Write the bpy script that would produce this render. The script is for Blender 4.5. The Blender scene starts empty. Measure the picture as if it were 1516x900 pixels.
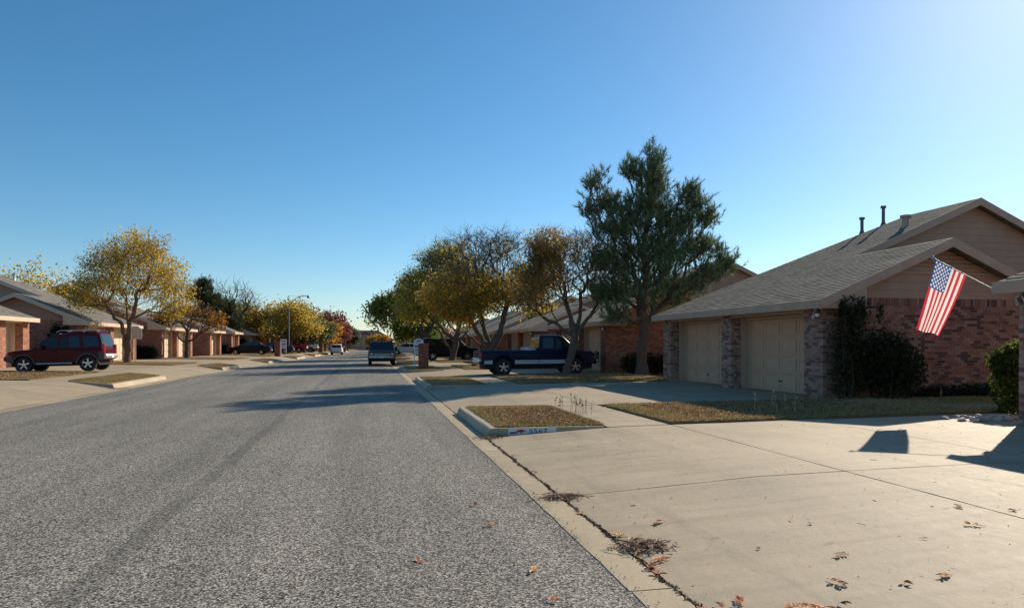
import bpy, math, random
import numpy as np
from mathutils import Vector, Matrix, Quaternion, noise as mnoise

# ------------------------------------------------------------------ camera, sky, sun, exposure
scn = bpy.context.scene
COL = scn.collection
YAW = 12.03
CAM = Vector((0, 0, 1.6))
cd = bpy.data.cameras.new('camera')
cd.sensor_width = 36; cd.lens = 23.75; cd.shift_y = 0.0389
cd.clip_start = 0.05; cd.clip_end = 6000
cam = bpy.data.objects.new('camera', cd); COL.objects.link(cam)
cam.location = CAM; cam.rotation_euler = (math.radians(90), 0, math.radians(-YAW))
scn.camera = cam

SUN_AZ, SUN_EL = math.radians(53.4), math.radians(28.9)
sun_dir = Vector((math.sin(SUN_AZ)*math.cos(SUN_EL), math.cos(SUN_AZ)*math.cos(SUN_EL), math.sin(SUN_EL)))
w = bpy.data.worlds.new('World'); scn.world = w; w.use_nodes = True
nt = w.node_tree; nt.nodes.clear()
sky = nt.nodes.new('ShaderNodeTexSky'); sky.sky_type = 'NISHITA'; sky.sun_disc = False
sky.sun_elevation = SUN_EL; sky.sun_rotation = SUN_AZ
sky.altitude = 600; sky.air_density = 1.0; sky.dust_density = 0.45; sky.ozone_density = 3.9
bg = nt.nodes.new('ShaderNodeBackground'); bg.inputs[1].default_value = 0.105
out = nt.nodes.new('ShaderNodeOutputWorld')
hs = nt.nodes.new('ShaderNodeHueSaturation'); hs.inputs['Saturation'].default_value = 1.2; hs.inputs['Hue'].default_value = .49
nt.links.new(sky.outputs[0], hs.inputs['Color']); nt.links.new(hs.outputs[0], bg.inputs[0]); nt.links.new(bg.outputs[0], out.inputs[0])
sl = bpy.data.lights.new('sun', 'SUN'); sl.energy = 4.8; sl.angle = math.radians(0.5); sl.color = (1, .88, .71)
so = bpy.data.objects.new('sun', sl); COL.objects.link(so)
so.rotation_euler = sun_dir.to_track_quat('Z', 'Y').to_euler(); so.location = (40, 30, 40)
scn.view_settings.view_transform = 'Standard'; scn.view_settings.look = 'None'
scn.view_settings.exposure = 0.28; scn.view_settings.gamma = 1
scn.view_settings.use_curve_mapping = False
scn.cycles.max_bounces = 8; scn.cycles.transparent_max_bounces = 12

R = random.Random(7)
PI = math.pi
def bend(Y, X=5.0):
    # the street swings gently right and narrows a little as it goes
    Y = min(Y, 175); r = .0003*max(0.0, Y-45)**2; l = .045*max(0.0, Y-36)+.0002*max(0.0, Y-100)**2
    t = min(1, max(0, (1.69-X)/10.09)); return r+(l-r)*t

# ------------------------------------------------------------------ helpers
def tag(o, label=None, cat=None, group=None, kind=None):
    if label: o['label'] = label
    if cat: o['category'] = cat
    if group: o['group'] = group
    if kind: o['kind'] = kind
    return o

def thing(name, label=None, cat=None, loc=(0, 0, 0), rz=0, group=None, kind=None):
    o = bpy.data.objects.new(name, None); COL.objects.link(o)
    o.location = loc; o.rotation_euler = (0, 0, rz); o.empty_display_size = .2
    return tag(o, label, cat, group, kind)

def link_mesh(name, me, parent=None):
    o = bpy.data.objects.new(name, me); COL.objects.link(o)
    if parent: o.parent = parent
    return o

def copy_tree(o, parent=None):
    c = o.copy(); COL.objects.link(c)
    if parent: c.parent = parent
    for ch in list(o.children): copy_tree(ch, c)
    return c

class MB:
    def __init__(s): s.v = []; s.f = []; s.m = []
    def add(s, vs, fs, m=0):
        b = len(s.v); s.v += [tuple(p) for p in vs]
        for f in fs: s.f.append([b+i for i in f]); s.m.append(m)
    def box(s, x0, y0, z0, x1, y1, z1, m=0):
        if x0 > x1: x0, x1 = x1, x0
        if y0 > y1: y0, y1 = y1, y0
        if z0 > z1: z0, z1 = z1, z0
        s.add([(x0,y0,z0),(x1,y0,z0),(x1,y1,z0),(x0,y1,z0),(x0,y0,z1),(x1,y0,z1),(x1,y1,z1),(x0,y1,z1)],
              [(0,3,2,1),(4,5,6,7),(0,1,5,4),(1,2,6,5),(2,3,7,6),(3,0,4,7)], m)
    def bev(s, x0, y0, z0, x1, y1, z1, b=.02, m=0):
        # box with chamfered vertical and top edges
        pl = [(x0+b,y0),(x1-b,y0),(x1,y0+b),(x1,y1-b),(x1-b,y1),(x0+b,y1),(x0,y1-b),(x0,y0+b)]
        cx, cy = (x0+x1)/2, (y0+y1)/2
        def sh(p, d): return (p[0]-math.copysign(d, p[0]-cx), p[1]-math.copysign(d, p[1]-cy))
        vs = [(*sh(p,b*.6), z0) for p in pl]+[(*p, z0+b) for p in pl]+[(*p, z1-b) for p in pl]+[(*sh(p,b*.6), z1) for p in pl]
        fs = [tuple(range(7,-1,-1)), tuple(range(24,32))]
        for r in range(3):
            for k in range(8):
                a = r*8+k; c = r*8+(k+1) % 8
                fs.append((a, c, c+8, a+8))
        s.add(vs, fs, m)
    def quad(s, *p, m=0): s.add(p, [tuple(range(len(p)))], m)
    def prism(s, pts, vec, m=0):
        n = len(pts); vec = Vector(vec)
        q = [tuple(Vector(p)+vec) for p in pts]
        fs = [tuple(range(n-1,-1,-1)), tuple(range(n,2*n))]+[(i,(i+1) % n,n+(i+1) % n,n+i) for i in range(n)]
        s.add(list(pts)+q, fs, m)
    def tube(s, path, rad, n=8, m=0, cap=True):
        path = [Vector(p) for p in path]
        if not hasattr(rad, '__len__'): rad = [rad]*len(path)
        b = len(s.v); prev = None
        for i, p in enumerate(path):
            d = (path[min(i+1,len(path)-1)]-path[max(i-1,0)])
            if d.length < 1e-9: d = Vector((0,0,1))
            d.normalize()
            if prev is None:
                u = d.orthogonal().normalized()
            else:
                u = prev-d*prev.dot(d)
                u = u.normalized() if u.length > 1e-6 else d.orthogonal().normalized()
            prev = u; v = d.cross(u)
            for k in range(n):
                a = 2*PI*k/n
                s.v.append(tuple(p+(u*math.cos(a)+v*math.sin(a))*rad[i]))
        for i in range(len(path)-1):
            for k in range(n):
                a = b+i*n+k; c = b+i*n+(k+1) % n
                s.f.append([a,c,c+n,a+n]); s.m.append(m)
        if cap:
            s.f.append([b+k for k in range(n-1,-1,-1)]); s.m.append(m)
            e = b+(len(path)-1)*n
            s.f.append([e+k for k in range(n)]); s.m.append(m)
    def lathe(s, prof, n=20, axis='z', c=(0,0,0), m=0):
        b = len(s.v); c = Vector(c)
        for r, h in prof:
            for k in range(n):
                a = 2*PI*k/n
                if axis == 'z': p = (r*math.cos(a), r*math.sin(a), h)
                elif axis == 'y': p = (r*math.cos(a), h, r*math.sin(a))
                else: p = (h, r*math.cos(a), r*math.sin(a))
                s.v.append(tuple(c+Vector(p)))
        for i in range(len(prof)-1):
            for k in range(n):
                a = b+i*n+k; d = b+i*n+(k+1) % n
                s.f.append([a,d,d+n,a+n]); s.m.append(m)
    def build(s, name, mats, parent=None, smooth=None):
        me = bpy.data.meshes.new(name); me.from_pydata(s.v, [], s.f)
        if not isinstance(mats, (list, tuple)): mats = [mats]
        for x in mats: me.materials.append(x)
        if len(mats) > 1: me.polygons.foreach_set('material_index', s.m)
        if smooth is not None:
            me.polygons.foreach_set('use_smooth', [True]*len(s.f))
            me.set_sharp_from_angle(angle=math.radians(smooth))
        me.update()
        return link_mesh(name, me, parent)

def quads_mesh(name, co, col=None, mat=None, nv=4):
    """co: (N,nv,3) array of separate faces, col: (N,3) colours"""
    N = len(co)
    me = bpy.data.meshes.new(name)
    me.vertices.add(N*nv); me.vertices.foreach_set('co', np.ascontiguousarray(co, dtype=np.float32).ravel())
    me.loops.add(N*nv); me.loops.foreach_set('vertex_index', np.arange(N*nv, dtype=np.int32))
    me.polygons.add(N); me.polygons.foreach_set('loop_start', np.arange(0, N*nv, nv, dtype=np.int32))
    if col is not None:
        a = me.color_attributes.new('Col', 'FLOAT_COLOR', 'POINT')
        c4 = np.ones((N, nv, 4), dtype=np.float32); c4[:, :, :3] = np.asarray(col)[:, None, :]
        a.data.foreach_set('color', c4.ravel())
    me.update(calc_edges=True)
    if mat: me.materials.append(mat)
    return me

# ------------------------------------------------------------------ materials
class NB:
    def __init__(s, name):
        s.mat = bpy.data.materials.new(name); s.mat.use_nodes = True
        s.t = s.mat.node_tree; s.t.nodes.clear()
        s.out = s.n('OutputMaterial')
    def n(s, kind, **kw):
        nd = s.t.nodes.new('ShaderNode'+kind)
        for k, v in kw.items(): setattr(nd, k, v)
        return nd
    def l(s, a, b): s.t.links.new(a, b)
    def setv(s, sock, v):
        if isinstance(v, bpy.types.NodeSocket): s.l(v, sock)
        else: sock.default_value = v
    def math(s, op, a, b=0.0, c=None, clamp=False):
        nd = s.n('Math', operation=op, use_clamp=clamp); s.setv(nd.inputs[0], a); s.setv(nd.inputs[1], b)
        if c is not None: s.setv(nd.inputs[2], c)
        return nd.outputs[0]
    def mix(s, f, a, b, typ='MIX'):
        nd = s.n('MixRGB', blend_type=typ); s.setv(nd.inputs[0], f)
        for k, v in ((1, a), (2, b)):
            s.setv(nd.inputs[k], (*v, 1) if isinstance(v, tuple) and len(v) == 3 else v)
        return nd.outputs[0]
    def noise(s, vec, scale, detail=3, rough=.55):
        nd = s.n('TexNoise'); nd.inputs['Scale'].default_value = scale
        nd.inputs['Detail'].default_value = detail; nd.inputs['Roughness'].default_value = rough
        if vec is not None: s.l(vec, nd.inputs['Vector'])
        return nd.outputs['Fac']
    def ramp(s, f, stops, interp='LINEAR'):
        nd = s.n('ValToRGB'); cr = nd.color_ramp; cr.interpolation = interp
        while len(cr.elements) < len(stops): cr.elements.new(.5)
        for e, (p, c) in zip(cr.elements, stops):
            e.position = p; e.color = (*c, 1) if len(c) == 3 else c
        s.l(f, nd.inputs[0]); return nd.outputs[0]
    def pos(s): return s.n('NewGeometry').outputs['Position']
    def obj(s): return s.n('TexCoord').outputs['Object']
    def scale(s, vec, sc):
        nd = s.n('Mapping'); nd.inputs['Scale'].default_value = sc; s.l(vec, nd.inputs['Vector']); return nd.outputs[0]
    def bump(s, h, strength=.4, dist=.01, normal=None):
        nd = s.n('Bump'); nd.inputs['Strength'].default_value = strength; nd.inputs['Distance'].default_value = dist
        s.l(h, nd.inputs['Height'])
        if normal is not None: s.l(normal, nd.inputs['Normal'])
        return nd.outputs[0]
    def bsdf(s, color, rough=.8, metal=0.0, normal=None, spec=.5, coat=0.0):
        nd = s.n('BsdfPrincipled')
        s.setv(nd.inputs['Base Color'], (*color, 1) if isinstance(color, tuple) and len(color) == 3 else color)
        s.setv(nd.inputs['Roughness'], rough); nd.inputs['Metallic'].default_value = metal
        nd.inputs['Specular IOR Level'].default_value = spec; nd.inputs['Coat Weight'].default_value = coat
        if coat: nd.inputs['Coat Roughness'].default_value = .06
        if normal is not None: s.l(normal, nd.inputs['Normal'])
        return nd.outputs[0]
    def fin(s, sh): s.l(sh, s.out.inputs[0]); return s.mat

def mat_plain(name, c, rough=.7, metal=0, var=.12, scale=6, bump=0, coat=0, spec=.5):
    b = NB(name); v = b.obj()
    f = b.noise(v, scale, 4)
    lo = tuple(x*(1-var) for x in c); hi = tuple(min(1, x*(1+var)) for x in c)
    colr = b.ramp(f, [(.3, lo), (.7, hi)])
    nrm = b.bump(b.noise(v, scale*8, 2), bump, .004) if bump else None
    return b.fin(b.bsdf(colr, rough, metal, nrm, spec, coat))

def mat_asphalt():
    b = NB('chip_seal_asphalt'); p = b.pos()
    vo = b.n('TexVoronoi'); vo.inputs['Scale'].default_value = 84; b.l(p, vo.inputs['Vector'])
    sep = b.n('SeparateColor'); b.l(vo.outputs['Color'], sep.inputs[0])
    chip = b.ramp(sep.outputs[0], [(0, (.022,.021,.019)), (.24, (.13,.121,.104)), (.56, (.285,.265,.226)), (.82, (.48,.445,.375)), (1, (.70,.64,.54))])
    edge = b.math('MULTIPLY', vo.outputs['Distance'], 60, clamp=False)
    dark = b.ramp(b.math('MULTIPLY', vo.outputs['Distance'], 1.15), [(.45, (1,1,1)), (.95, (.35,.35,.35))])
    c = b.mix(1, chip, dark, 'MULTIPLY')
    # broad wear: wheel tracks along the road, patches
    x = b.n('SeparateXYZ'); b.l(p, x.inputs[0])
    st = b.noise(b.scale(p, (.9, .05, 1)), 1.3, 3, .6)
    c = b.mix(1, c, b.ramp(st, [(.33, (.80,.80,.80)), (.66, (1.13,1.12,1.11))]), 'MULTIPLY')
    pt = b.noise(p, .35, 4, .6)
    c = b.mix(1, c, b.ramp(pt, [(.35, (.92,.92,.92)), (.65, (1.08,1.07,1.05))]), 'MULTIPLY')
    # the bituminous centre joint: dark ragged line
    wob = b.math('MULTIPLY', b.math('SUBTRACT', b.noise(b.scale(p, (.2,.5,1)), 1.2, 4), .5), .16)
    dx = b.math('ABSOLUTE', b.math('ADD', b.math('ADD', x.outputs[0], 1.82), wob))
    patchy = b.noise(p, 1.6, 3)
    ln = b.math('MULTIPLY', b.math('LESS_THAN', dx, .10), b.math('MULTIPLY', patchy, .62))
    c = b.mix(ln, c, (.045,.045,.045))
    # gritty border along the edges
    n = b.bump(sep.outputs[1], .75, .006)
    rough = .8
    return b.fin(b.bsdf(c, rough, 0, n, .2))

def mat_concrete(name, base=(.40,.312,.20), streak=True, seed=0):
    b = NB(name); p = b.pos()
    a = b.noise(p, .55, 5, .62); g = b.noise(p, 9, 5, .7); fine = b.noise(p, 150, 2, .7)
    lo = tuple(x*.80 for x in base); hi = tuple(min(1, x*1.13) for x in base)
    c = b.ramp(a, [(.3, lo), (.7, hi)])
    c = b.mix(1, c, b.ramp(g, [(.3, (.90,.90,.90)), (.7, (1.07,1.07,1.07))]), 'MULTIPLY')
    c = b.mix(1, c, b.ramp(fine, [(.25, (.72,.72,.72)), (.5, (1,1,1)), (.8, (1.16,1.16,1.15))]), 'MULTIPLY')
    if streak:
        s = b.noise(b.scale(p, (.35, 3.0, 1)), 1.5, 4, .6)
        c = b.mix(1, c, b.ramp(s, [(.28, (.80,.80,.79)), (.48, (1,1,1)), (.75, (1.07,1.06,1.05))]), 'MULTIPLY')
        r_ = b.noise(p, .9, 2)
        c = b.mix(b.math('MULTIPLY', b.ramp(r_, [(.62, (0,0,0)), (.78, (1,1,1))]), .35), c, (.42,.29,.17))
    oi = b.n('ObjectInfo').outputs['Random']
    c = b.mix(1, c, b.ramp(oi, [(0, (.93,.93,.94)), (1, (1.05,1.045,1.03))]), 'MULTIPLY')
    ty = b.noise(b.scale(p, (2.6, .22, 1)), 1.1, 4, .6)
    c = b.mix(1, c, b.ramp(ty, [(.30, (.82,.82,.81)), (.44, (1,1,1))]), 'MULTIPLY')
    # a few dark drips
    v = b.n('TexVoronoi'); v.inputs['Scale'].default_value = 2.3; b.l(p, v.inputs['Vector'])
    sp = b.ramp(v.outputs['Distance'], [(.012, (.35,.35,.35)), (.03, (1,1,1))])
    c = b.mix(.7, c, sp, 'MULTIPLY')
    n = b.bump(fine, .55, .004, b.bump(g, .25, .02))
    return b.fin(b.bsdf(c, b.math('ADD', .62, b.math('MULTIPLY', g, .2)), 0, n, .45))

def mat_ground():
    b = NB('dry_ground'); p = b.pos()
    a = b.noise(p, .8, 5, .65); g = b.noise(p, 40, 4, .7)
    c = b.ramp(a, [(.3, (.17,.11,.06)), (.55, (.27,.185,.10)), (.75, (.28,.215,.11))])
    c = b.mix(1, c, b.ramp(g, [(.25, (.55,.55,.55)), (.75, (1.3,1.3,1.3))]), 'MULTIPLY')
    return b.fin(b.bsdf(c, .95, 0, b.bump(g, .8, .02), .1))

def mat_attr(name, trans=.35, rough=.7, spec=.25):
    b = NB(name)
    at = b.n('Attribute', attribute_name='Col')
    pr = b.bsdf(at.outputs['Color'], rough, 0, None, spec)
    if trans <= 0: return b.fin(pr)
    tr = b.n('BsdfTranslucent'); b.l(at.outputs['Color'], tr.inputs[0])
    mx = b.n('MixShader'); mx.inputs[0].default_value = trans
    b.l(pr, mx.inputs[1]); b.l(tr.outputs[0], mx.inputs[2])
    return b.fin(mx.outputs[0])

def rnd_fac(b):
    g = b.n('NewGeometry').outputs['Random Per Island']; o = b.n('ObjectInfo').outputs['Random']
    return b.math('FRACT', b.math('ADD', g, b.math('MULTIPLY', o, 7.31)))

def mat_pieces(name, stops, bump=.5, sc=60, rough=.9):
    """colour differs from piece to piece (each brick, each shingle)"""
    b = NB(name); f = rnd_fac(b)
    c = b.ramp(f, stops, 'CONSTANT')
    p = b.pos(); n = b.noise(p, sc, 3, .7); big = b.noise(p, 1.1, 3)
    c = b.mix(1, c, b.ramp(n, [(.25, (.74,.74,.74)), (.75, (1.2,1.2,1.2))]), 'MULTIPLY')
    c = b.mix(1, c, b.ramp(big, [(.3, (.88,.88,.88)), (.7, (1.1,1.1,1.1))]), 'MULTIPLY')
    return b.fin(b.bsdf(c, rough, 0, b.bump(n, bump, .005), .2))

def mat_far_brick(name, c1, c2, mortar):
    """bricks too far away to tell apart"""
    b = NB(name); o = b.pos()
    s = b.n('SeparateXYZ'); b.l(o, s.inputs[0])
    cb = b.n('CombineXYZ'); b.l(b.math('ADD', s.outputs[0], s.outputs[1]), cb.inputs[0]); b.l(s.outputs[2], cb.inputs[1])
    t = b.n('TexBrick'); b.l(cb.outputs[0], t.inputs['Vector'])
    t.inputs['Scale'].default_value = 1; t.inputs['Brick Width'].default_value = .21; t.inputs['Row Height'].default_value = .077
    t.inputs['Mortar Size'].default_value = .006; t.inputs['Bias'].default_value = -.1
    t.inputs['Color1'].default_value = (*c1, 1); t.inputs['Color2'].default_value = (*c2, 1); t.inputs['Mortar'].default_value = (*mortar, 1)
    n = b.noise(o, 1.2, 4); fn = b.noise(b.scale(o, (4,4,11)), 1, 3)
    c = b.mix(1, t.outputs['Color'], b.ramp(n, [(.3, (.82,.82,.82)), (.7, (1.15,1.15,1.15))]), 'MULTIPLY')
    c = b.mix(1, c, b.ramp(fn, [(.3, (.68,.66,.66)), (.65, (1.18,1.18,1.18))]), 'MULTIPLY')
    return b.fin(b.bsdf(c, .9, 0, b.bump(t.outputs['Fac'], .5, -.01), .2))

def mat_far_shingle(name, base=(.17,.15,.125)):
    b = NB(name); o = b.pos(); s = b.n('SeparateXYZ'); b.l(o, s.inputs[0])
    row = b.math('FLOOR', b.math('MULTIPLY', s.outputs[2], 15))
    cb = b.n('CombineXYZ'); b.l(b.math('MULTIPLY', s.outputs[1], 3), cb.inputs[0]); b.l(b.math('MULTIPLY', s.outputs[0], 3*.0), cb.inputs[1]); b.l(row, cb.inputs[2])
    wn = b.n('TexWhiteNoise'); wn.noise_dimensions = '3D'
    fl = b.n('VectorMath', operation='FLOOR'); b.l(cb.outputs[0], fl.inputs[0]); b.l(fl.outputs[0], wn.inputs['Vector'])
    big = b.noise(o, .5, 4)
    lo = tuple(x*.72 for x in base); hi = tuple(x*1.22 for x in base)
    c = b.ramp(wn.outputs['Value'], [(0, lo), (1, hi)])
    c = b.mix(1, c, b.ramp(big, [(.3, (.88,.88,.88)), (.7, (1.12,1.12,1.12))]), 'MULTIPLY')
    fr = b.math('FRACT', b.math('MULTIPLY', s.outputs[2], 15))
    return b.fin(b.bsdf(c, .95, 0, b.bump(fr, .35, -.012), .15))

def mat_bark(name, c=(.13,.10,.08)):
    b = NB(name); o = b.obj()
    n = b.noise(b.scale(o, (9,9,1.6)), 2.2, 5, .65)
    col = b.ramp(n, [(.3, tuple(x*.55 for x in c)), (.7, tuple(x*1.3 for x in c))])
    return b.fin(b.bsdf(col, .95, 0, b.bump(n, .9, .03), .1))

def mat_paint(name, c, metal=.0, rough=.34):
    b = NB(name); o = b.obj(); n = b.noise(o, 3.5, 4, .6); d = b.noise(o, 60, 2)
    col = b.mix(b.math('MULTIPLY', b.ramp(n, [(.5, (0,0,0)), (.85, (1,1,1))]), .025), c, (.25,.20,.15))
    rg = b.math('ADD', rough-.05, b.math('MULTIPLY', n, .14))
    return b.fin(b.bsdf(col, rg, metal, None, .16, .08))

def mat_glass(name, tint=(.012,.016,.016), see=.0):
    b = NB(name)
    pr = b.bsdf(tint, .04, 0, None, .6)
    if see <= 0: return b.fin(pr)
    tr = b.n('BsdfTransparent'); tr.inputs[0].default_value = (.55,.66,.62, 1)
    mx = b.n('MixShader'); mx.inputs[0].default_value = see
    b.l(pr, mx.inputs[1]); b.l(tr.outputs[0], mx.inputs[2]); return b.fin(mx.outputs[0])

M = {}
M['asphalt'] = mat_asphalt()
M['concrete'] = mat_concrete('driveway_concrete')
M['gutter'] = mat_concrete('gutter_concrete', (.44,.345,.215), False)
M['kerb'] = mat_concrete('kerb_concrete', (.47,.375,.255), False)
M['ground'] = mat_ground()
M['grass'] = mat_attr('grass_blades', .25, .8, .1)
M['leaf'] = mat_attr('tree_leaves', .6)
M['needle'] = mat_attr('pine_needles', .3, .6)
M['dead'] = mat_attr('dead_leaves', .2)
M['bark'] = mat_bark('grey_bark', (.135,.108,.085)); M['bark_dark'] = mat_bark('dark_bark', (.12,.092,.075)); M['bark_pine'] = mat_bark('pine_bark', (.14,.095,.07))
M['bark_warm'] = mat_bark('warm_bark', (.20,.13,.09))
M['brick_pink'] = mat_pieces('pinkish_brick', [(0,(.37,.19,.135)),(.22,(.32,.155,.105)),(.42,(.40,.235,.175)),(.55,(.28,.13,.092)),(.74,(.155,.085,.07)),(.86,(.115,.072,.07)),(.93,(.35,.215,.165))])
M['brick_post'] = mat_pieces('mottled_post_brick', [(0,(.38,.23,.17)),(.28,(.42,.28,.215)),(.46,(.34,.18,.13)),(.66,(.20,.115,.095)),(.80,(.155,.095,.085)),(.91,(.28,.165,.13))])
M['mortar'] = mat_plain('pinkish_mortar', (.36,.24,.19), .95, 0, .15, 12)
M['brick_red'] = mat_far_brick('red_brick', (.36,.135,.075), (.17,.06,.04), (.30,.20,.15))
M['brick_orange'] = mat_far_brick('orange_brick', (.42,.185,.115), (.27,.105,.07), (.34,.24,.18))
M['brick_mail'] = mat_far_brick('mailbox_brick', (.27,.10,.065), (.13,.05,.04), (.22,.14,.11))
M['siding'] = mat_plain('tan_siding', (.42,.265,.185), .8, 0, .08, 2, .2)
M['trim'] = mat_plain('tan_trim', (.47,.315,.225), .75, 0, .09, 3, .2)
M['trim_light'] = mat_plain('pale_trim', (.62,.48,.35), .75, 0, .08, 3, .2)
M['door'] = mat_plain('garage_door_paint', (.56,.335,.215), .6, 0, .05, 3)
M['door_light'] = mat_plain('pale_garage_door_paint', (.70,.56,.39), .6, 0, .05, 3)
M['shingle'] = mat_pieces('asphalt_shingle', [(0,(.205,.18,.145)),(.3,(.165,.143,.115)),(.55,(.225,.20,.163)),(.75,(.135,.115,.095)),(.9,(.182,.16,.13))], .6, 140, .95)
M['roof'] = mat_far_shingle('far_shingle', (.185,.168,.145)); M['roof_dark'] = mat_far_shingle('dark_far_shingle', (.075,.062,.058))
M['metal'] = mat_plain('vent_metal', (.16,.14,.13), .5, .6, .1)
M['galv'] = mat_plain('galvanised_metal', (.42,.43,.44), .45, .7, .1)
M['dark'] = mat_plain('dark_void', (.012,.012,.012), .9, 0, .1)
M['white'] = mat_plain('white_paint', (.75,.75,.73), .6, 0, .04)
M['bulb'] = mat_plain('frosted_lamp_glass', (.75,.76,.78), .2, 0, .03)
M['rubber'] = mat_plain('tyre_rubber', (.02,.02,.02), .85, 0, .2)
M['chrome'] = mat_plain('alloy', (.50,.50,.50), .28, .9, .06)
M['plastic'] = mat_plain('grey_plastic', (.055,.057,.06), .6, 0, .1)
M['black_plastic'] = mat_plain('black_plastic', (.018,.018,.02), .5, 0, .1)
M['glass'] = mat_glass('car_glass'); M['glass_see'] = mat_glass('clear_car_glass', (.02,.03,.028), .45)
M['red_lens'] = mat_plain('red_lens', (.42,.015,.02), .2, 0, .1)
M['amber'] = mat_plain('amber_lens', (.7,.16,.03), .2, 0, .1)
M['lens'] = mat_plain('clear_lens', (.55,.56,.58), .12, .2, .05)
M['seat'] = mat_plain('seat_cloth', (.10,.10,.10), .9, 0, .1)

# ------------------------------------------------------------------ ground profile (metres), X across the street, Y along it
RE, LE = 1.69, -8.4              # asphalt edges
def lerp_tab(x, tab):
    if x <= tab[0][0]: return tab[0][1]
    for (a, za), (b, zb) in zip(tab, tab[1:]):
        if x <= b: return za+(zb-za)*(x-a)/(b-a)
    return tab[-1][1]
TR = [(1.95,.0),(2.2,.02),(4.2,.13),(5.4,.15),(11.7,.20),(40,.20)]
TL = [(8.75,.0),(9.0,.03),(10.4,.28),(11.6,.32),(17.6,.43),(60,.43)]
def G(X): return lerp_tab(X, TR) if X > -3 else lerp_tab(-X, TL)
def GS(X):                        # grassed strip between kerb and pavement
    if X > -3: return max(.15, G(X)+.012)
    return max(.165+(.30-.165)*min(1, max(0, (-X-9)/1.4)), G(X)+.012)

# ground: one sheet to the horizon
def build_ground():
    xs = [-1500,-300,-60,-17.6,-11.6,-10.4,-9.6,-9.0,-8.75,-8.4,1.69,1.95,2.2,3.2,4.2,5.4,11.7,40,300,1500]
    ys = [-300,-20,0,10,20,30,45,60,75,90,105,120,135,150,165,180,300,800,2500]
    b = MB()
    for y in ys:
        for x in xs:
            z = G(x)-.05
            b.v.append((x+(bend(y, x) if abs(x) < 100 else 0), y, z))
    nx = len(xs)
    for j in range(len(ys)-1):
        for i in range(nx-1):
            b.f.append([j*nx+i, j*nx+i+1, (j+1)*nx+i+1, (j+1)*nx+i]); b.m.append(0)
    tag(b.build('ground', M['ground']), kind='structure')
build_ground()

def build_road():
    b = MB(); ys = list(np.arange(-8, 168.1, 1.0)); xs = [LE, -6.5, -4.5, -3.3, -2, 0, RE]
    rr = random.Random(3)
    for y in ys:
        for i, x in enumerate(xs):
            j = rr.uniform(-.03, .03) if i in (0, len(xs)-1) else 0
            cr = .0 if i in (0, len(xs)-1) else .025
            b.v.append((x+j+bend(y, x), y, cr))
    nx = len(xs)
    for j in range(len(ys)-1):
        for i in range(nx-1):
            b.f.append([j*nx+i, j*nx+i+1, (j+1)*nx+i+1, (j+1)*nx+i]); b.m.append(0)
    # skirt
    for j in range(len(ys)-1):
        for i in (0, nx-1):
            a = b.v[j*nx+i]; c = b.v[(j+1)*nx+i]
            b.quad(a, c, (c[0], c[1], -.06), (a[0], a[1], -.06))
    o = tag(b.build('road', M['asphalt'], smooth=30), kind='structure')
    c = MB(); c.box(-60, 168.1, -.06, 70, 177, .004)
    tag(c.build('cross_street', M['asphalt']), kind='structure')
build_road()

def slab_mesh(x0, x1, y0, y1, zf, step=.3, jit=.005, seed=0, jl=None, zoff=0.0):
    rr = random.Random(seed); b = MB()
    brk = sorted(set([x0, x1]+[q for q in (2.2,4.2,5.4,-9.0,-10.4,-11.6) if x0 < q < x1]))
    xs = []
    for a, c in zip(brk, brk[1:]):
        n = max(1, int(round((c-a)/step))); xs += [a+(c-a)*k/n for k in range(n)]
    xs.append(x1)
    n = max(1, int(round((y1-y0)/step))); ys = [y0+(y1-y0)*k/n for k in range(n+1)]
    for j, y in enumerate(ys):
        for i, x in enumerate(xs):
            jx = jy = 0
            if i in (0, len(xs)-1): jx = rr.uniform(-jit, jit)*(jl if (jl and i == 0) else 1)
            if j in (0, len(ys)-1): jy = rr.uniform(-jit, jit)
            z = zf(x)+zoff+.004*mnoise.noise((x*.7, y*.7, 1.3))
            b.v.append((x+jx+bend(y, x), y+jy, z))
    nx, ny = len(xs), len(ys)
    for j in range(ny-1):
        for i in range(nx-1):
            b.f.append([j*nx+i, j*nx+i+1, (j+1)*nx+i+1, (j+1)*nx+i]); b.m.append(0)
    def sk(a, c):
        p, q = b.v[a], b.v[c]; b.quad(p, q, (q[0],q[1],q[2]-.09), (p[0],p[1],p[2]-.09))
    for j in range(ny-1): sk(j*nx, (j+1)*nx); sk(j*nx+nx-1, (j+1)*nx+nx-1)
    for i in range(nx-1): sk(i, i+1); sk((ny-1)*nx+i, (ny-1)*nx+i+1)
    return b

def driveway(name, xb, yb, seed, near=False):
    d = thing(name, kind='structure'); g = .011
    for i in range(len(xb)-1):
        for j in range(len(yb)-1):
            a, c = xb[i], xb[i+1]; e, f = yb[j], yb[j+1]
            b = slab_mesh(a+g, c-g, e+g, f-g, G, .3 if near else 1.2, .006, seed*31+i*7+j, 3 if abs(a-1.97) < .02 else None)
            b.build('slab', M['concrete'], d, smooth=30)
    return d

STR_R = [(11.4,15.35),(23.8,29.7),(37.5,44.8),(51.8,59.2),(66.2,73.6),(80.6,88),(95,102.5),(109.5,117),(124,131.5),(138.5,146)]
STR_L = [(26.6,33),(43.5,48.2),(58,64),(73.5,79.5),(88.5,95),(103.5,110),(118.5,125),(133.5,140)]
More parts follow.
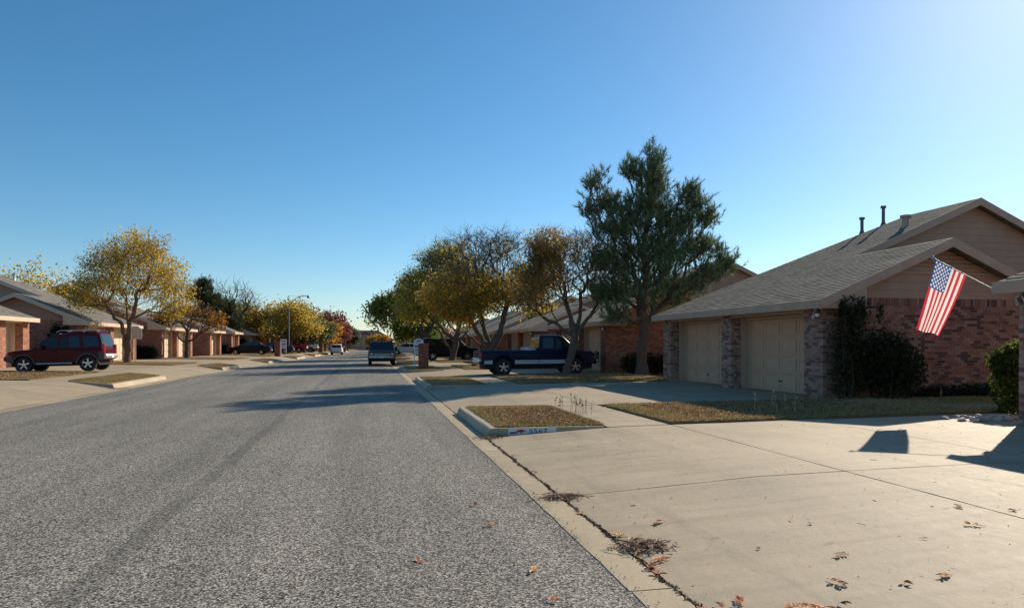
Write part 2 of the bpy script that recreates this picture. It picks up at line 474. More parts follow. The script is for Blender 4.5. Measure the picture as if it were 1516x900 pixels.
# right-hand driveways (the nearest one is where the photographer stands)
driveway('driveway', [1.97,5.33,8.15,11.3,14.5], [-7,-.2,6.76,11.3], 1, True)
driveway('driveway', [1.97,5.33,8.3,11.72], [15.4,19.6,23.75], 2, True)
prev = 29.75
for k, (a, c) in enumerate(STR_R[2:]):
    driveway('driveway', [1.97,5.33,8.3,11.72], [prev,(prev+a)/2,a-.03], 3+k); prev = c+.03
prev = -7
for k, (a, c) in enumerate(STR_L):
    yb = [prev, 8, 17.5, a-.03] if k == 0 else [prev, (prev+a)/2, a-.03]
    driveway('driveway', [-17.6,-14.4,-11.6,-8.86], yb, 40+k); prev = c+.03

def gutter(x0, x1, ylist, seed):
    d = thing('gutter', kind='structure')
    for j in range(len(ylist)-1):
        a, c = ylist[j], ylist[j+1]
        slab_mesh(x0, x1, a+.008, c-.008, lambda x: .006, .3 if c < 40 else 2, .008, seed+j).build('slab', M['gutter'], d, smooth=30)
gutter(RE-.03, 1.945, [-6,-2,1.5,4.1,6.95,9.9,13,16.2,19.4,22.6,26,30,36,42,48,54,60,70,80,90,100,120,140,166], 11)
gutter(-8.84, LE+.03, [-6,2,8,14,20,26,32,38,44,50,56,62,70,80,90,100,120,140,166], 71)

def kerb(side, y0, y1):
    b = MB()
    if side > 0: prof = [(1.965,-.03),(2.03,.135),(2.06,.15),(2.19,.152),(2.20,.0)]
    else: prof = [(-8.86,-.03),(-8.93,.15),(-8.96,.168),(-9.12,.17),(-9.13,.0)]
    n = max(2, int((y1-y0)/.5)); rr = random.Random(int(y0*10))
    ys = [y0+(y1-y0)*k/n for k in range(n+1)]
    for k, y in enumerate(ys):
        for (x, z) in prof:
            jx = rr.uniform(-.004,.004); b.v.append((x+jx+bend(y, x), y+(.0 if z > .1 else 0), z+rr.uniform(-.003,.003)))
    m = len(prof)
    for k in range(n):
        for i in range(m-1): b.f.append([k*m+i,(k+1)*m+i,(k+1)*m+i+1,k*m+i+1]); b.m.append(0)
    b.f.append(list(range(m))); b.m.append(0); b.f.append([n*m+i for i in range(m-1,-1,-1)]); b.m.append(0)
    # tapering return along the near and far end of the planted strip
    for (ye, sgn) in ((y0, 1), (y1, -1)):
        px = [2.19, 3.2, 4.1] if side > 0 else [-9.12,-9.7,-10.3]
        for xa, xc in zip(px, px[1:]):
            za, zc = GS(xa)+.0, GS(xc)+.0
            if xc in (4.1, -10.3): zc = G(xc)+.012
            B = bend(ye, xa)
            b.prism([(xa+B,ye,-.03),(xc+B,ye,-.03),(xc+B,ye,zc),(xa+B,ye,za)], (0, .13*sgn, 0))
    return tag(b.build('kerb', M['kerb']), kind='structure')

def sidewalk(side, y0, y1, seed, near):
    d = thing('pavement', kind='structure')
    n = max(1, int(round((y1-y0)/1.5)))
    for k in range(n):
        a, c = y0+(y1-y0)*k/n, y0+(y1-y0)*(k+1)/n
        x0, x1 = (4.17, 5.32) if side > 0 else (-11.58, -10.42)
        slab_mesh(x0, x1, a+.008, c-.008, G, .3 if near else .8, .006, seed+k).build('slab', M['concrete'], d, smooth=30)

def palette_mix(rng, n, pal, wts):
    pal = np.array(pal); idx = rng.choice(len(pal), n, p=np.array(wts)/sum(wts))
    return pal[idx]*rng.uniform(.75, 1.25, (n, 1))

def grass(name, rect, zf, n, seed, hmax=.06, pal='dry', wd=.012, litter=0):
    rng = np.random.default_rng(seed); x0, x1, y0, y1 = rect
    x = rng.uniform(x0, x1, n)+rng.normal(0, .018, n); y = rng.uniform(y0, y1, n)+rng.normal(0, .022, n)
    z = np.array([zf(a) for a in x]); bx = np.array([bend(a, c) for a, c in zip(y, x)])
    # colour from broad patches
    nz = np.array([mnoise.noise((a*.55, c*.55, seed)) for a, c in zip(x, y)])+rng.normal(0, .22, n)
    edge = np.minimum(np.minimum(x-x0, x1-x), np.minimum(y-y0, y1-y))
    green = np.clip(nz*1.1+.12+np.clip(.5-edge, 0, .5)*1.1, 0, 1)[:, None]
    straw = palette_mix(rng, n, [(.52,.37,.185),(.42,.28,.135),(.31,.19,.095),(.60,.48,.27)], [3,3,2,1])
    gr = palette_mix(rng, n, [(.27,.245,.075),(.20,.20,.06),(.36,.30,.11)], [2,2,2])
    col = straw*(1-green*.6)+gr*green*.6
    h = rng.uniform(.35, 1, n)*hmax; a = rng.uniform(0, 2*PI, n)
    lean = rng.normal(0, .6, (n, 2))*h[:, None]
    p = np.stack([x+bx, y, z], 1); wv = np.stack([np.cos(a), np.sin(a), 0*a], 1)*wd*rng.uniform(.6,1.4,(n,1))
    tip = p+np.concatenate([lean, h[:, None]], 1)
    co = np.stack([p-wv, p+wv, tip], 1)
    me = quads_mesh(name, co, col, M['grass'], 3)
    o = tag(link_mesh(name, me), kind='stuff')
    tag(o, 'dry brown and green grass blades', 'grass')
    return o

# turf base sheets + blades
def turf(rect, zf, seed, n, near, label, hmax=.055, wd=.012):
    x0, x1, y0, y1 = rect
    b = slab_mesh(x0, x1, y0, y1, zf, .35 if near else 1.2, .03, seed, None, 0.0)
    tag(b.build('lawn', M['ground'], smooth=40), kind='structure')
    o = grass('grass', rect, zf, n, seed, hmax, wd=wd); o['label'] = label

YARD = lambda x: G(x)+.03
for k, (a, c) in enumerate(STR_R):
    kerb(1, a, c); sidewalk(1, a-.05 if k == 0 else a, c, 500+k*9, k < 2)
    nn = [42000, 14000, 9000, 6000, 3000, 2000, 1500, 1200, 1000, 800][k]
    turf((2.2, 4.13, a+.10, c-.10), lambda x: .155+(x-2.2)*(-.012/1.95), 21+k, nn, k < 2, 'dormant brown grass in the kerbside strip number %d on the right' % (k+1) if False else ['dormant brown grass strip behind the kerb nearest the camera','shaded grass strip beside the kerb before the blue pickup','grass strip round the brick mailbox on the right','grass strip behind the parked pickup kerb','far right grass strip beyond the dark van','far right kerb grass strip past the trees','distant right grass strip','distant right grass strip under trees','distant right grass strip near the end','last right grass strip before the end house'][k], wd=.012+.004*k)
    x1 = 19 if k == 0 else 11.7
    y1 = 14.95 if k == 0 else c
    n2 = [80000, 30000, 14000, 8000, 4000, 2500, 2000, 1500, 1000, 800][k]
    turf((5.40, x1, a+.02, y1), YARD, 61+k, n2, k < 2, ['front yard grass before the brick gable wall','leaf strewn yard grass under the bare tree by the blue pickup','yard grass beneath the second large tree on the right','yard grass beside the dark van','yard grass far up the right side','yard grass further up the right side','distant right yard grass','distant right yard grass by houses','distant right yard grass near the end','last right yard grass'][k], .06, .012+.004*k)
for k, (a, c) in enumerate(STR_L):
    kerb(-1, a, c); sidewalk(-1, a, c, 700+k*9, False)
    nn = [16000, 8000, 5000, 3000, 2000, 1500, 1000, 800][k]
    turf((-10.38, -9.13, a+.1, c-.1), GS, 121+k, nn, k < 2, ['brown grass strip behind the lit kerb at far left','second brown grass strip along the left kerb','third grass strip along the left kerb','grass strip by the left brick mailbox','grass strip past the street lamp','distant left grass strip','distant left grass strip by the oaks','last left grass strip'][k], wd=.014+.004*k)
    turf((-17.0, -11.62, a+.02, c), YARD, 161+k, nn*2, k < 2, ['brown yard grass in front of the maroon car','yard grass round the golden tree','yard grass round the small bare tree on the left','yard grass beyond the black sedan','yard grass by the yellow tree on the left','distant left yard grass','distant left yard grass by the oaks','last left yard grass'][k], .06, .016+.004*k)

def crack(pts, wd, seed):
    rr = random.Random(seed); b = MB(); L = []
    for (x0, y0), (x1, y1) in zip(pts, pts[1:]):
        n = max(2, int(math.hypot(x1-x0, y1-y0)/.06))
        for k in range(n): L.append((x0+(x1-x0)*k/n+rr.uniform(-.012,.012), y0+(y1-y0)*k/n+rr.uniform(-.012,.012)))
    for (x0, y0), (x1, y1) in zip(L, L[1:]):
        d = math.hypot(x1-x0, y1-y0) or 1; px, py = -(y1-y0)/d*wd*rr.uniform(.4,1.2), (x1-x0)/d*wd*rr.uniform(.4,1.2); z0, z1 = G(x0)+.0075, G(x1)+.0075
        b.quad((x0-px,y0-py,z0),(x1-px,y1-py,z1),(x1+px,y1+py,z1),(x0+px,y0+py,z0))
    tag(b.build('crack', M['crack']), kind='structure')
M['crack'] = mat_plain('crack_dirt', (.075,.058,.042), .95, 0, .3, 30)
crack([(6.25,6.35),(6.42,5.9),(6.5,5.55),(6.95,5.1),(7.1,4.4)], .004, 1)
crack([(2.7,8.9),(3.3,8.75),(3.9,8.95)], .003, 2); crack([(7.0,8.2),(7.6,8.35),(8.1,8.3)], .003, 3)

# garden path in the front yard of the near house
pth = thing('path', kind='structure')
for k in range(3):
    slab_mesh(12.2+k*1.6, 13.78+k*1.6, 12.0, 12.75, lambda x: G(x)+.055, .4, .006, 900+k).build('slab', M['concrete'], pth)

# painted house number on the end of the nearest kerb
def kerb_number():
    t = thing('painted_kerb_number', 'white painted panel with house number 5567 and small red and blue emblem on kerb end', 'house number', (2.36, 11.398, .02))
    b = MB(); b.quad((0,-.004,0.012),(.86,-.004,.05),(.86,-.004,.125),(0,-.004,.125)); b.build('panel', M['white'], t)
    cu = bpy.data.curves.new('digits', 'FONT'); cu.body = '5567'; cu.size = .125; cu.extrude = .001
    ob = bpy.data.objects.new('tmp', cu); COL.objects.link(ob)
    dg = bpy.context.evaluated_depsgraph_get(); me = bpy.data.meshes.new_from_object(ob.evaluated_get(dg)); bpy.data.objects.remove(ob)
    blue = mat_plain('navy_sign_paint', (.02,.03,.13), .6, 0, .05); red = mat_plain('red_sign_paint', (.35,.03,.04), .6, 0, .05)
    me.materials.clear(); me.materials.append(blue)
    o = link_mesh('digits', me, t); o.rotation_euler = (PI/2, 0, 0); o.location = (.36, -.008, .036); o.scale = (1.38, .8, 1)
    e = MB(); e.prism([(.12,-.006,.08),(.2,-.006,.06),(.23,-.006,.035),(.26,-.006,.06),(.33,-.006,.08),(.22,-.006,.105)], (0,-.002,0)); e.build('emblem', red, t)
    e = MB(); e.prism([(.02,-.006,.03),(.17,-.006,.04),(.19,-.006,.062),(.04,-.006,.062)], (0,-.002,0)); e.build('emblem_stripe', blue, t)
kerb_number()

# ------------------------------------------------------------------ houses: garage front faces the street, roof ridge runs along the street
SL = .425
def flood_light(parent, x, y, z, sx, mats=None):
    m = MB(); m.lathe([(.0,0),(.055,0),(.055,.03),(.0,.03)], 10, 'z', (x,y,z-.03))
    for k in (-1, 1):
        m.tube([(x,y,z-.03),(x+.02*sx,y+k*.07,z-.09)], .015, 6)
        a = Vector((x+.02*sx, y+k*.07, z-.08)); d = Vector((-.35*sx+.3*k, k*.4-.2, -.75)).normalized()
        m.tube([a, a+d*.05, a+d*.13], [.03,.04,.062], 10)
    o = m.build('flood_light', M['galv'], parent, 40)
    for k in (-1, 1):
        a = Vector((x+.02*sx, y+k*.07, z-.08)); d = Vector((-.35*sx+.3*k, k*.4-.2, -.75)).normalized()
        q = MB(); q.tube([a+d*.131, a+d*.15, a+d*.165], [.06,.05,.015], 10); q.build('bulb', M['bulb'], o, 60)
    return o

def brick_cells_run(a0, a1, z0, z1, bl=.205, bh=.075, soldier=0.0):
    """list of (a0,a1,z0,z1) brick cells covering a strip of wall"""
    out = []; g = .010; top = z1-soldier; n = max(1, int(round((top-z0)/bh))); h = (top-z0)/n
    for r in range(n):
        a = a0-(bl/2 if r % 2 else 0)
        while a < a1-.02:
            b0, b1 = max(a, a0), min(a+bl, a1)
            if b1-b0 > .035: out.append((b0+g/2, b1-g/2, z0+r*h+g/2, z0+(r+1)*h-g/2))
            a += bl
    if soldier:
        n = max(1, int(round((a1-a0)/bh))); w_ = (a1-a0)/n
        for k in range(n): out.append((a0+k*w_+g/2, a0+(k+1)*w_-g/2, top+g/2, z1-g/2))
    return out

def lay_pieces(parent, name, boxes, mat, root, limit=300):
    """boxes in local coords of `parent` chain root; nearest `limit` become single parts, the rest one joined part"""
    rl = root.location
    boxes.sort(key=lambda q: (Vector(((q[0]+q[3])/2, (q[1]+q[4])/2, (q[2]+q[5])/2))+rl-CAM).length)
    cache = {}
    rr = random.Random(5)
    def key(q): return (round(q[3]-q[0], 2), round(q[4]-q[1], 2), round(q[5]-q[2], 2))
    for q in boxes[:limit]:
        k = key(q)
        if k not in cache:
            sx, sy, sz = (q[3]-q[0])/2, (q[4]-q[1])/2, (q[5]-q[2])/2
            b = MB(); b.box(-sx,-sy,-sz,sx,sy,sz)
            me = bpy.data.meshes.new(name); me.from_pydata(b.v, [], b.f); me.materials.append(mat); cache[k] = me
        o = link_mesh(name, cache[k], parent)
        o.location = ((q[0]+q[3])/2+rr.uniform(-.003,.003), (q[1]+q[4])/2+rr.uniform(-.003,.003), (q[2]+q[5])/2)
    if boxes[limit:]:
        b = MB()
        for q in boxes[limit:]:
            j = rr.uniform(-.003,.003), rr.uniform(-.003,.003)
            b.box(q[0]+j[0],q[1]+j[1],q[2],q[3]+j[0],q[4]+j[1],q[5])
        tag(b.build(name, mat, parent), kind='stuff')

def garage_door(parent, S, y0, y1, d, h, mat, detail):
    x = S*d; b = MB(); b.box(x+S*.002, y0, 0, x+S*.04, y1, h)
    o = b.build('garage_door', mat, parent)
    rows, cols = 4, 4
    rh = h/rows; cw = (y1-y0)/cols
    for r in range(rows):
        q = MB(); q.box(x-S*.022, y0+.004, r*rh+.011, x, y1-.004, (r+1)*rh-.011)
        for c in range(cols):
            a, e = y0+c*cw+.09, y0+(c+1)*cw-.09
            z0, z1 = r*rh+.10, (r+1)*rh-.10
            # recessed border drawn by a proud raised field
            q.box(x-S*.034, a, z0, x-S*.0225, e, z1)
            q.box(x-S*.031, a-.035, z0-.035, x-S*.0222, a-.02, z1+.035); q.box(x-S*.031, e+.02, z0-.035, x-S*.0222, e+.035, z1+.035)
            q.box(x-S*.031, a-.0195, z1+.02, x-S*.0222, e+.0195, z1+.035); q.box(x-S*.031, a-.0195, z0-.035, x-S*.0222, e+.0195, z0-.02)
        q.build('door_panel', mat, o)
    hd = MB(); hd.box(x-S*.06, (y0+y1)/2-.07, .30, x-S*.037, (y0+y1)/2+.07, .33); hd.build('handle', M['dark'], o)
    return o

def house(label, side, Xf, y0, L, z0, detail=0, brick='brick_orange', trim='trim', door='door', roof='roof', group=None,
          rear=True, posts=None, E0=2.49, pillar='same', pipes=False, lights=True, RD=8.15, FR=3.47, back=9):
    S = side
    r = thing('brick_house', label, 'house', (Xf+bend(y0+3, Xf), y0, z0), 0, group)
    bm = M[brick]; T = M[trim]; pm = bm if pillar == 'same' else M[pillar]
    zr = lambda d: E0+SL*(d+.36)
    RE_ = FR+RD  # far eave of the big roof, measured from the front
    yr = 3.55    # the rear gable stands back by this much
    if not rear: RD = FR+.001
    DEP = 2*RD-.4 if rear else 2*FR
    GW = 2*FR    # width of the front gable
    # --- walls
    wl = MB(); Hb = 2.58
    wl.box(0.02*S, .02, -.3, GW*S, .25, Hb-.02)                      # near gable wall, brick part
    wl.box(GW*S, .255, -.3, (GW-.22)*S, yr, Hb-.02)                  # return wall
    if rear: wl.box((GW-.22)*S, yr+.002, -.3, DEP*S, yr+.25, Hb)     # rear gable wall
    wl.box(.62*S, L-.28, -.3, DEP*S, L-.03, Hb-.05)                  # far end
    wl.box((DEP-.25)*S, yr+.26, -.3, DEP*S, L-.29, Hb-.05)
    wall = wl.build('wall', M['mortar'] if detail else bm, r)
    # back of garage recess (tan) and header
    ps = posts or [(0,.76),(4.4,5.0),(8.74,9.4)]
    hd = MB()
    for (a, c), (e, f) in zip(ps, ps[1:]):
        dy0, dy1 = c+.30, e-.14
        hd.box(.58*S, c-.1, -.2, .70*S, dy0, 2.45); hd.box(.58*S, dy1, -.2, .70*S, e+.1, 2.45)
        hd.box(.50*S, c+.002, 2.13, .72*S, e-.002, 2.452)
        hd.box(.345*S, c-.04, -.2, .578*S, c+.03, 2.44); hd.box(.345*S, e-.03, -.2, .578*S, e+.04, 2.44)
        hd.box(.02*S, c-.02, 2.22, .26*S, e+.02, 2.45)
    hd.build('door_surround', T, r)
    for (a, c), (e, f) in zip(ps, ps[1:]):
        garage_door(r, S, c+.302, e-.142, .62, 2.128, M[door], detail)
    # pillars
    if detail:
        cells = []
        for a, c in ps:
            pc = MB(); pc.box(.012*S, a+.012, -.3, .335*S, c-.012, 2.42)
            pl = pc.build('pillar', M['mortar'], r)
            bx = []
            for (e, f, zA, zB) in brick_cells_run(a, c, 0.0, 2.42, .19):
                bx.append((0.0, e, zA, .10, f, zB) if S > 0 else (-.10, e, zA, 0, f, zB))
            for (e, f, zA, zB) in brick_cells_run(.105, .34, 0.0, 2.42, .16):
                bx.append((e*S, a, zA, f*S, a+.05, zB) if S > 0 else (f*S, a, zA, e*S, a+.05, zB))
            lay_pieces(pl, 'brick', bx, pm, r, 300)
    else:
        for a, c in ps:
            pc = MB(); pc.box(0, a, -.3, .34*S, c, 2.42); pc.build('pillar', pm, r)
    if detail == 2 or detail == 1:
        bx = [(e, 0.0, zA, f, .06, zB) if S > 0 else (-f, 0, zA, -e, .06, zB) for (e, f, zA, zB) in brick_cells_run(.345, GW, -.0, Hb, .205, .0755, .2)]
        if detail == 2: lay_pieces(wall, 'brick', bx, bm, r, 300)
    # --- gable siding boards and louvred vent
    def board(mb, zA, zB, yy, dl, dr, apex, t=.02):
        # board between heights clipped to the gable triangle; bottom edge proud
        def lim(z):
            k = (z-zr(-.36)+.14)/SL-.36
            return max(dl, k), min(dr, 2*apex-k)
        a0, b0 = lim(zA); a1, b1 = lim(zB)
        if a0 >= b0: return False
        if a1 >= b1: a1 = b1 = (a0+b0)/2
        mb.add([(a0*S,yy-.026,zA),(b0*S,yy-.026,zA),(b1*S,yy-.006,zB),(a1*S,yy-.006,zB),(a0*S,yy+t,zA),(b0*S,yy+t,zA),(b1*S,yy+t,zB),(a1*S,yy+t,zB)],
               [(0,1,2,3),(7,6,5,4),(0,4,5,1),(1,5,6,2),(2,6,7,3),(3,7,4,0)]); return True
    ztop = zr(FR)-.10; vz = ztop-.74
    if detail == 2:
        z = Hb; gb = MB(); gb.prism([(0.02*S,.06,Hb-.01),(GW*S,.06,Hb-.01),(FR*S,.06,ztop-.03)], (0,.1,0)); g = gb.build('gable', M['siding'], r)
        while z < vz-.02:
            q = MB()
            if board(q, z, min(z+.21, vz), .04, 0.03, GW-.03, FR): q.build('plank', M['siding'], g)
            z += .21
        while z < ztop:
            q = MB()
            if z > vz-.3:
                if board(q, z, z+.075, .012, 0.3, GW-.3, FR-.0, .02): q.build('slat', M['siding'], g)
            z += .11
        lv = MB(); lv.prism([((FR-(ztop-vz)/SL*.93)*S,.045,vz),((FR+(ztop-vz)/SL*.93)*S,.045,vz),(FR*S,.045,ztop-.04)], (0,.012,0)); lv.build('vent_recess', M['siding'], g)
        tr = MB(); wv = (ztop-vz)/SL
        tr.box((FR-wv*.92)*S, -.012, vz-.05, (FR+wv*.92)*S, .036, vz+.0)
        tr.build('vent_frame', T, g)
    else:
        gb = MB(); gb.prism([(0.02*S,.05,Hb-.02),(GW*S,.05,Hb-.02),(FR*S,.05,ztop)], (0,.1,0)); g = gb.build('gable', M['siding'], r)
        if side < 0 and y0 < 70 or side > 0 and y0 < 50:
            q = MB()
            for k in range(6):
                z = vz+k*.11; wv = max(.05, (ztop-z)/SL*.9); q.box((FR-wv)*S, .02, z, (FR+wv)*S, .048, z+.07)
            q.build('vent', M['siding'], g)
    if rear:
        gb = MB(); zt = zr(RD)-.10; k = FR
        gb.prism([((GW-.2)*S, yr+.04, Hb+.002), (DEP*S, yr+.04, Hb+.002), ((2*RD-.0-.5)*S, yr+.04, zr(.5)-.14), (RD*S, yr+.04, zt), ((FR-.3)*S, yr+.04, zr(FR-.3)-.14)], (0,.14,0))
        rg = gb.build('gable', M['siding'], r)
        if detail == 2:
            z = Hb+.4; 
            while z < zt:
                q = MB()
                if board(q, z, min(z+.22, zt), yr+.02, FR-.2, DEP-.1, RD): q.build('plank', M['siding'], rg)
                z += .22
    # --- roof
    th = .10
    rm = MB()
    def slab(pts):
        rm.prism([(d*S, y, zz-th) for (d, y, zz) in pts], (0, 0, th))
    yn = -.40; yf = L+.10; yh = L-3.25
    if rear:
        rp = yr-.35
        slab([(-.40,yn,zr(-.40)),(FR,yn,zr(FR)),(FR,rp,zr(FR)),(RD,rp,zr(RD)),(RD,yh,zr(RD)),(-.40,yf,zr(-.40))])
        slab([(2*RD+.4,rp,zr(-.4)),(2*RD+.4,yf,zr(-.4)),(RD,yh,zr(RD)),(RD,rp,zr(RD))])
        rm.prism([(-.40*S,yf,zr(-.4)-th),(RD*S,yh,zr(RD)-th),((2*RD+.4)*S,yf,zr(-.4)-th)], (0,0,th-.002))
        slab([(FR+.001,yn,zr(FR)-.001),(FR+.001,yr,zr(FR)-.001),(2*FR+.36,yr,zr(-.36)),(2*FR+.36,yn,zr(-.36))])
    else:
        slab([(-.40,yn,zr(-.40)),(FR,yn,zr(FR)),(FR,L-3,zr(FR)),(-.40,yf,zr(-.40))])
        slab([(2*FR+.4,yn,zr(-.4)),(2*FR+.4,yf,zr(-.4)),(FR,L-3,zr(FR)),(FR,yn,zr(FR))])
        rm.prism([(-.40*S,yf,zr(-.4)-th),(FR*S,L-3,zr(FR)-th),((2*FR+.4)*S,yf,zr(-.4)-th)], (0,0,th-.002))
    ro = rm.build('roof', M[roof], r)
    if detail:
        # shingles, each a thin tab lying on the street-side slope
        rr = random.Random(9); ex = .145; tabs = []; cs = math.cos(math.atan(SL)); row = 0
        d = -.41
        while d < (RD-.05 if rear else FR):
            d2 = d+ex*cs
            lo = yn if d < FR-.05 else yr-.35
            f = (d+.4)/(RD+.4); hi = yf+(yh-yf)*f-.05
            if lo < -.0 and label.startswith('corner'): lo = L-4.5
            y = lo-(.16 if row % 2 else 0)
            while y < hi:
                wd = .30+rr.uniform(-.05,.05)
                a, e = max(y, lo), min(y+wd, hi)
                if e-a > .06: tabs.append((d, d2, a+.004, e-.004, rr.uniform(0,.004)))
                y += wd
            d = d2; row += 1
        ang = math.atan(SL)
        def tabmesh(mb, q, ox=0, oy=0, oz=0):
            d, d2, a, e, up = q
            z1, z2 = zr(d), zr(d2+.02)
            P = [(d*S-ox,a-oy,z1+.004-oz),(d*S-ox,e-oy,z1+.004-oz),((d2+.02)*S-ox,e-oy,z2+.001-oz),((d2+.02)*S-ox,a-oy,z2+.001-oz)]
            Q = [(d*S-ox,a-oy,z1+.016+up-oz),(d*S-ox,e-oy,z1+.016+up-oz),((d2+.02)*S-ox,e-oy,z2+.005-oz),((d2+.02)*S-ox,a-oy,z2+.005-oz)]
            mb.add(P+Q, [(0,1,2,3),(7,6,5,4),(0,4,5,1),(1,5,6,2),(2,6,7,3),(3,7,4,0)])
        rl = r.location
        tabs.sort(key=lambda q: (Vector((q[0]*S, (q[2]+q[3])/2, zr(q[0])))+rl-CAM).length)
        for q in tabs[:300]:
            m = MB(); ox, oy, oz = q[0]*S, q[2], zr(q[0]); tabmesh(m, q, ox, oy, oz)
            o = m.build('shingle', M['shingle'], ro); o.location = (ox, oy, oz)
        m = MB()
        for q in tabs[300:]: tabmesh(m, q)
        if tabs[300:]: tag(m.build('shingle', M['shingle'], ro), kind='stuff')
    # fascia and rake boards, soffit
    fm = MB()
    fm.box(-.445*S, yn-.02, zr(-.4)-.20, -.402*S, yf+.02, zr(-.4)+.01)
    fm.build('fascia', T, r)
    sf = MB(); sf.box(-.398*S, yn+.05, zr(-.4)-.155, .36*S, yf-.05, zr(-.4)-.135); sf.build('soffit', T, r)
    def rake(y, dA, dB, name='rake_board', h=.23):
        q = MB(); q.prism([(dA*S,y,zr2(dA)-h),(dB*S,y,zr2(dB)-h),(dB*S,y,zr2(dB)+.012),(dA*S,y,zr2(dA)+.012)], (0,-.035,0)); q.build(name, T, r)
    zr2 = zr; rake(yn-.002, -.40, FR)
    if rear: rake(yr-.352, FR, RD)
    zr2 = lambda d: zr(2*FR-d); rake(yn-.002, FR+.001, 2*FR+.36)
    if rear: zr2 = lambda d: zr(2*RD-d); rake(yr-.352, RD+.001, 2*RD+.4)
    # boxed eave return on the near corner
    q = MB(); zb = zr(-.4)-.195
    q.prism([(-.398*S,yn+.01,zb),(.95*S,yn+.01,zb),(.95*S,yn+.01,zr(.95)-.12),(-.398*S,yn+.01,zr(-.398)-.11)], (0,.40,0)); q.build('eave_return', T, r)
    if pipes:
        for (dd, yy, h, rad, col) in pipes:
            q = MB(); z = zr(dd)-.03
            q.lathe([(rad*2.0,-.05),(rad*1.1,.10),(rad,.12),(rad,h-.1),(rad*1.7,h-.1),(rad*1.7,h-.02),(rad*.6,h),(0,h)], 12, 'z', (dd*S,yy,z))
            q.build('vent_pipe', M[col], r, 40)
    if lights:
        flood_light(r, -.10*S, ps[0][0]+.15, 2.28, S)
    return r

house('pinkish brick house with twin closed garage doors behind the flag', 1, 11.2, 15.0, 9.4, .20, 2, 'brick_pink', 'trim', 'door', 'roof',
      pillar='brick_post', pipes=[(6.8,6.9,.62,.058,'metal'),(7.55,6.7,.72,.058,'metal'),(6.2,4.15,.42,.10,'trim')])
hz = house('corner of shaded brick house with floodlights at the right edge of the picture', 1, 11.2, .37, 9.4, .20, 1, 'brick_pink', 'trim', 'door', 'roof', pillar='brick_post', lights=False)
flood_light(hz, -.10, 9.28, 2.29, -1)
house('red brick house with garage behind the blue pickup and pine tree', 1, 11.2, 30.9, 9.4, .20, 0, 'brick_red', 'trim', 'door', 'roof')
house('brick house half hidden by the second bare tree on the right', 1, 11.2, 45.6, 9.4, .20, 0, 'brick_red', 'trim_light', 'door', 'roof')
house('brick house behind the dark van and large trunk on the right', 1, 11.2, 60.2, 9.4, .20, 0, 'brick_orange', 'trim_light', 'door', 'roof')
house('farther brick house on the right beyond the dark van', 1, 11.2, 74.8, 9.4, .20, 0, 'brick_orange', 'trim_light', 'door', 'roof')
house('distant right-hand house behind the pale car', 1, 11.2, 89.4, 9.4, .20, 0, 'brick_orange', 'trim_light', 'door', 'roof')
house('most distant right-hand house beneath green trees', 1, 11.2, 118, 9.4, .20, 0, 'brick_orange', 'trim_light', 'door', 'roof')
LH = [(29.9,'sunlit brick garage house at the left edge behind the maroon car',9.4,1),
      (44.7,'brown gabled brick house behind the golden tree on the left',9.3,1),
      (58.1,'brick house with dark hedge behind the small bare tree',9.5,1),
      (71.9,'low brick garage house under the dark pine on the left',5.2,0),
      (80.6,'short brick garage house before the black sedan',4.6,0),
      (90.0,'brick house directly behind the black sedan',8.4,1),
      (103.0,'pale roofed house behind the left brick mailbox',9.4,1),
      (117.5,'distant left house behind the yellow tree',9.4,1)]
for y, lb, L, rear in LH:
    ps = [(0,.7),(3.2,3.8),(6.5,7.1),(L-.66,L)] if y < 31 else [(0,.7),(4.3,4.9),(L-.66,L)] if L > 8 else [(0,.7),(L-.7,L)]
    house(lb, -1, -17.1, y, L, .43, 0, 'brick_orange', 'trim_light', 'door_light', 'roof', posts=ps, rear=bool(rear), lights=(y < 70),
          pipes=[(6.6,6.5,.5,.06,'galv')] if y in (44.7,) else False)

# house closing the view at the end of the street
def end_house():
    r = thing('end_house', 'dark roofed house closing the far end of the street', 'house', (-.5, 186, 0))
    b = MB(); b.box(-7,0,0,7,10,2.6); b.build('wall', M['brick_orange'], r)
    b = MB(); b.prism([(-7.6,-.6,2.45),(7.6,-.6,2.45),(3.2,4.5,5.2),(-4.2,4.5,5.2)], (0,0,.1))
    b.add([(-7.6,-.6,2.5),(-4.2,4.5,5.25),(-7.6,10.6,2.5)],[(0,1,2)]); b.add([(7.6,-.6,2.5),(3.2,4.5,5.25),(7.6,10.6,2.5)],[(0,1,2)])
    b.add([(-7.6,10.6,2.5),(7.6,10.6,2.5),(3.2,4.5,5.25),(-4.2,4.5,5.25)],[(0,1,2,3)]); b.build('roof', M['roof_dark'], r)
    g = MB(); g.prism([(-4,-2,0),(3.4,-2,0),(3.4,-2,2.5),(-.3,-2,4.4),(-4,-2,2.5)], (0,4,0)); g.build('gable_wing', M['siding'], r)
    q = MB(); q.prism([(-4.4,-2.3,2.35),(-.3,-2.3,4.5),(-.3,-2.3,4.65),(-4.4,-2.3,2.5)], (0,6,0)); q.prism([(-.3,-2.3,4.5),(3.8,-2.3,2.35),(3.8,-2.3,2.5),(-.3,-2.3,4.65)], (0,6,0)); q.build('wing_roof', M['roof_dark'], r)
    d = MB(); d.box(-1.2,-2.05,0,2.8,-2.0,2.2); d.build('garage_door', M['door'], r)
    return r
end_house()
f = thing('end_house_wall', 'low pale garden wall left of the end house', 'wall', (-9.5, 184, 0)); b = MB(); b.box(-9,0,0,3,.2,1.7); b.build('panel', M['trim_light'], f)

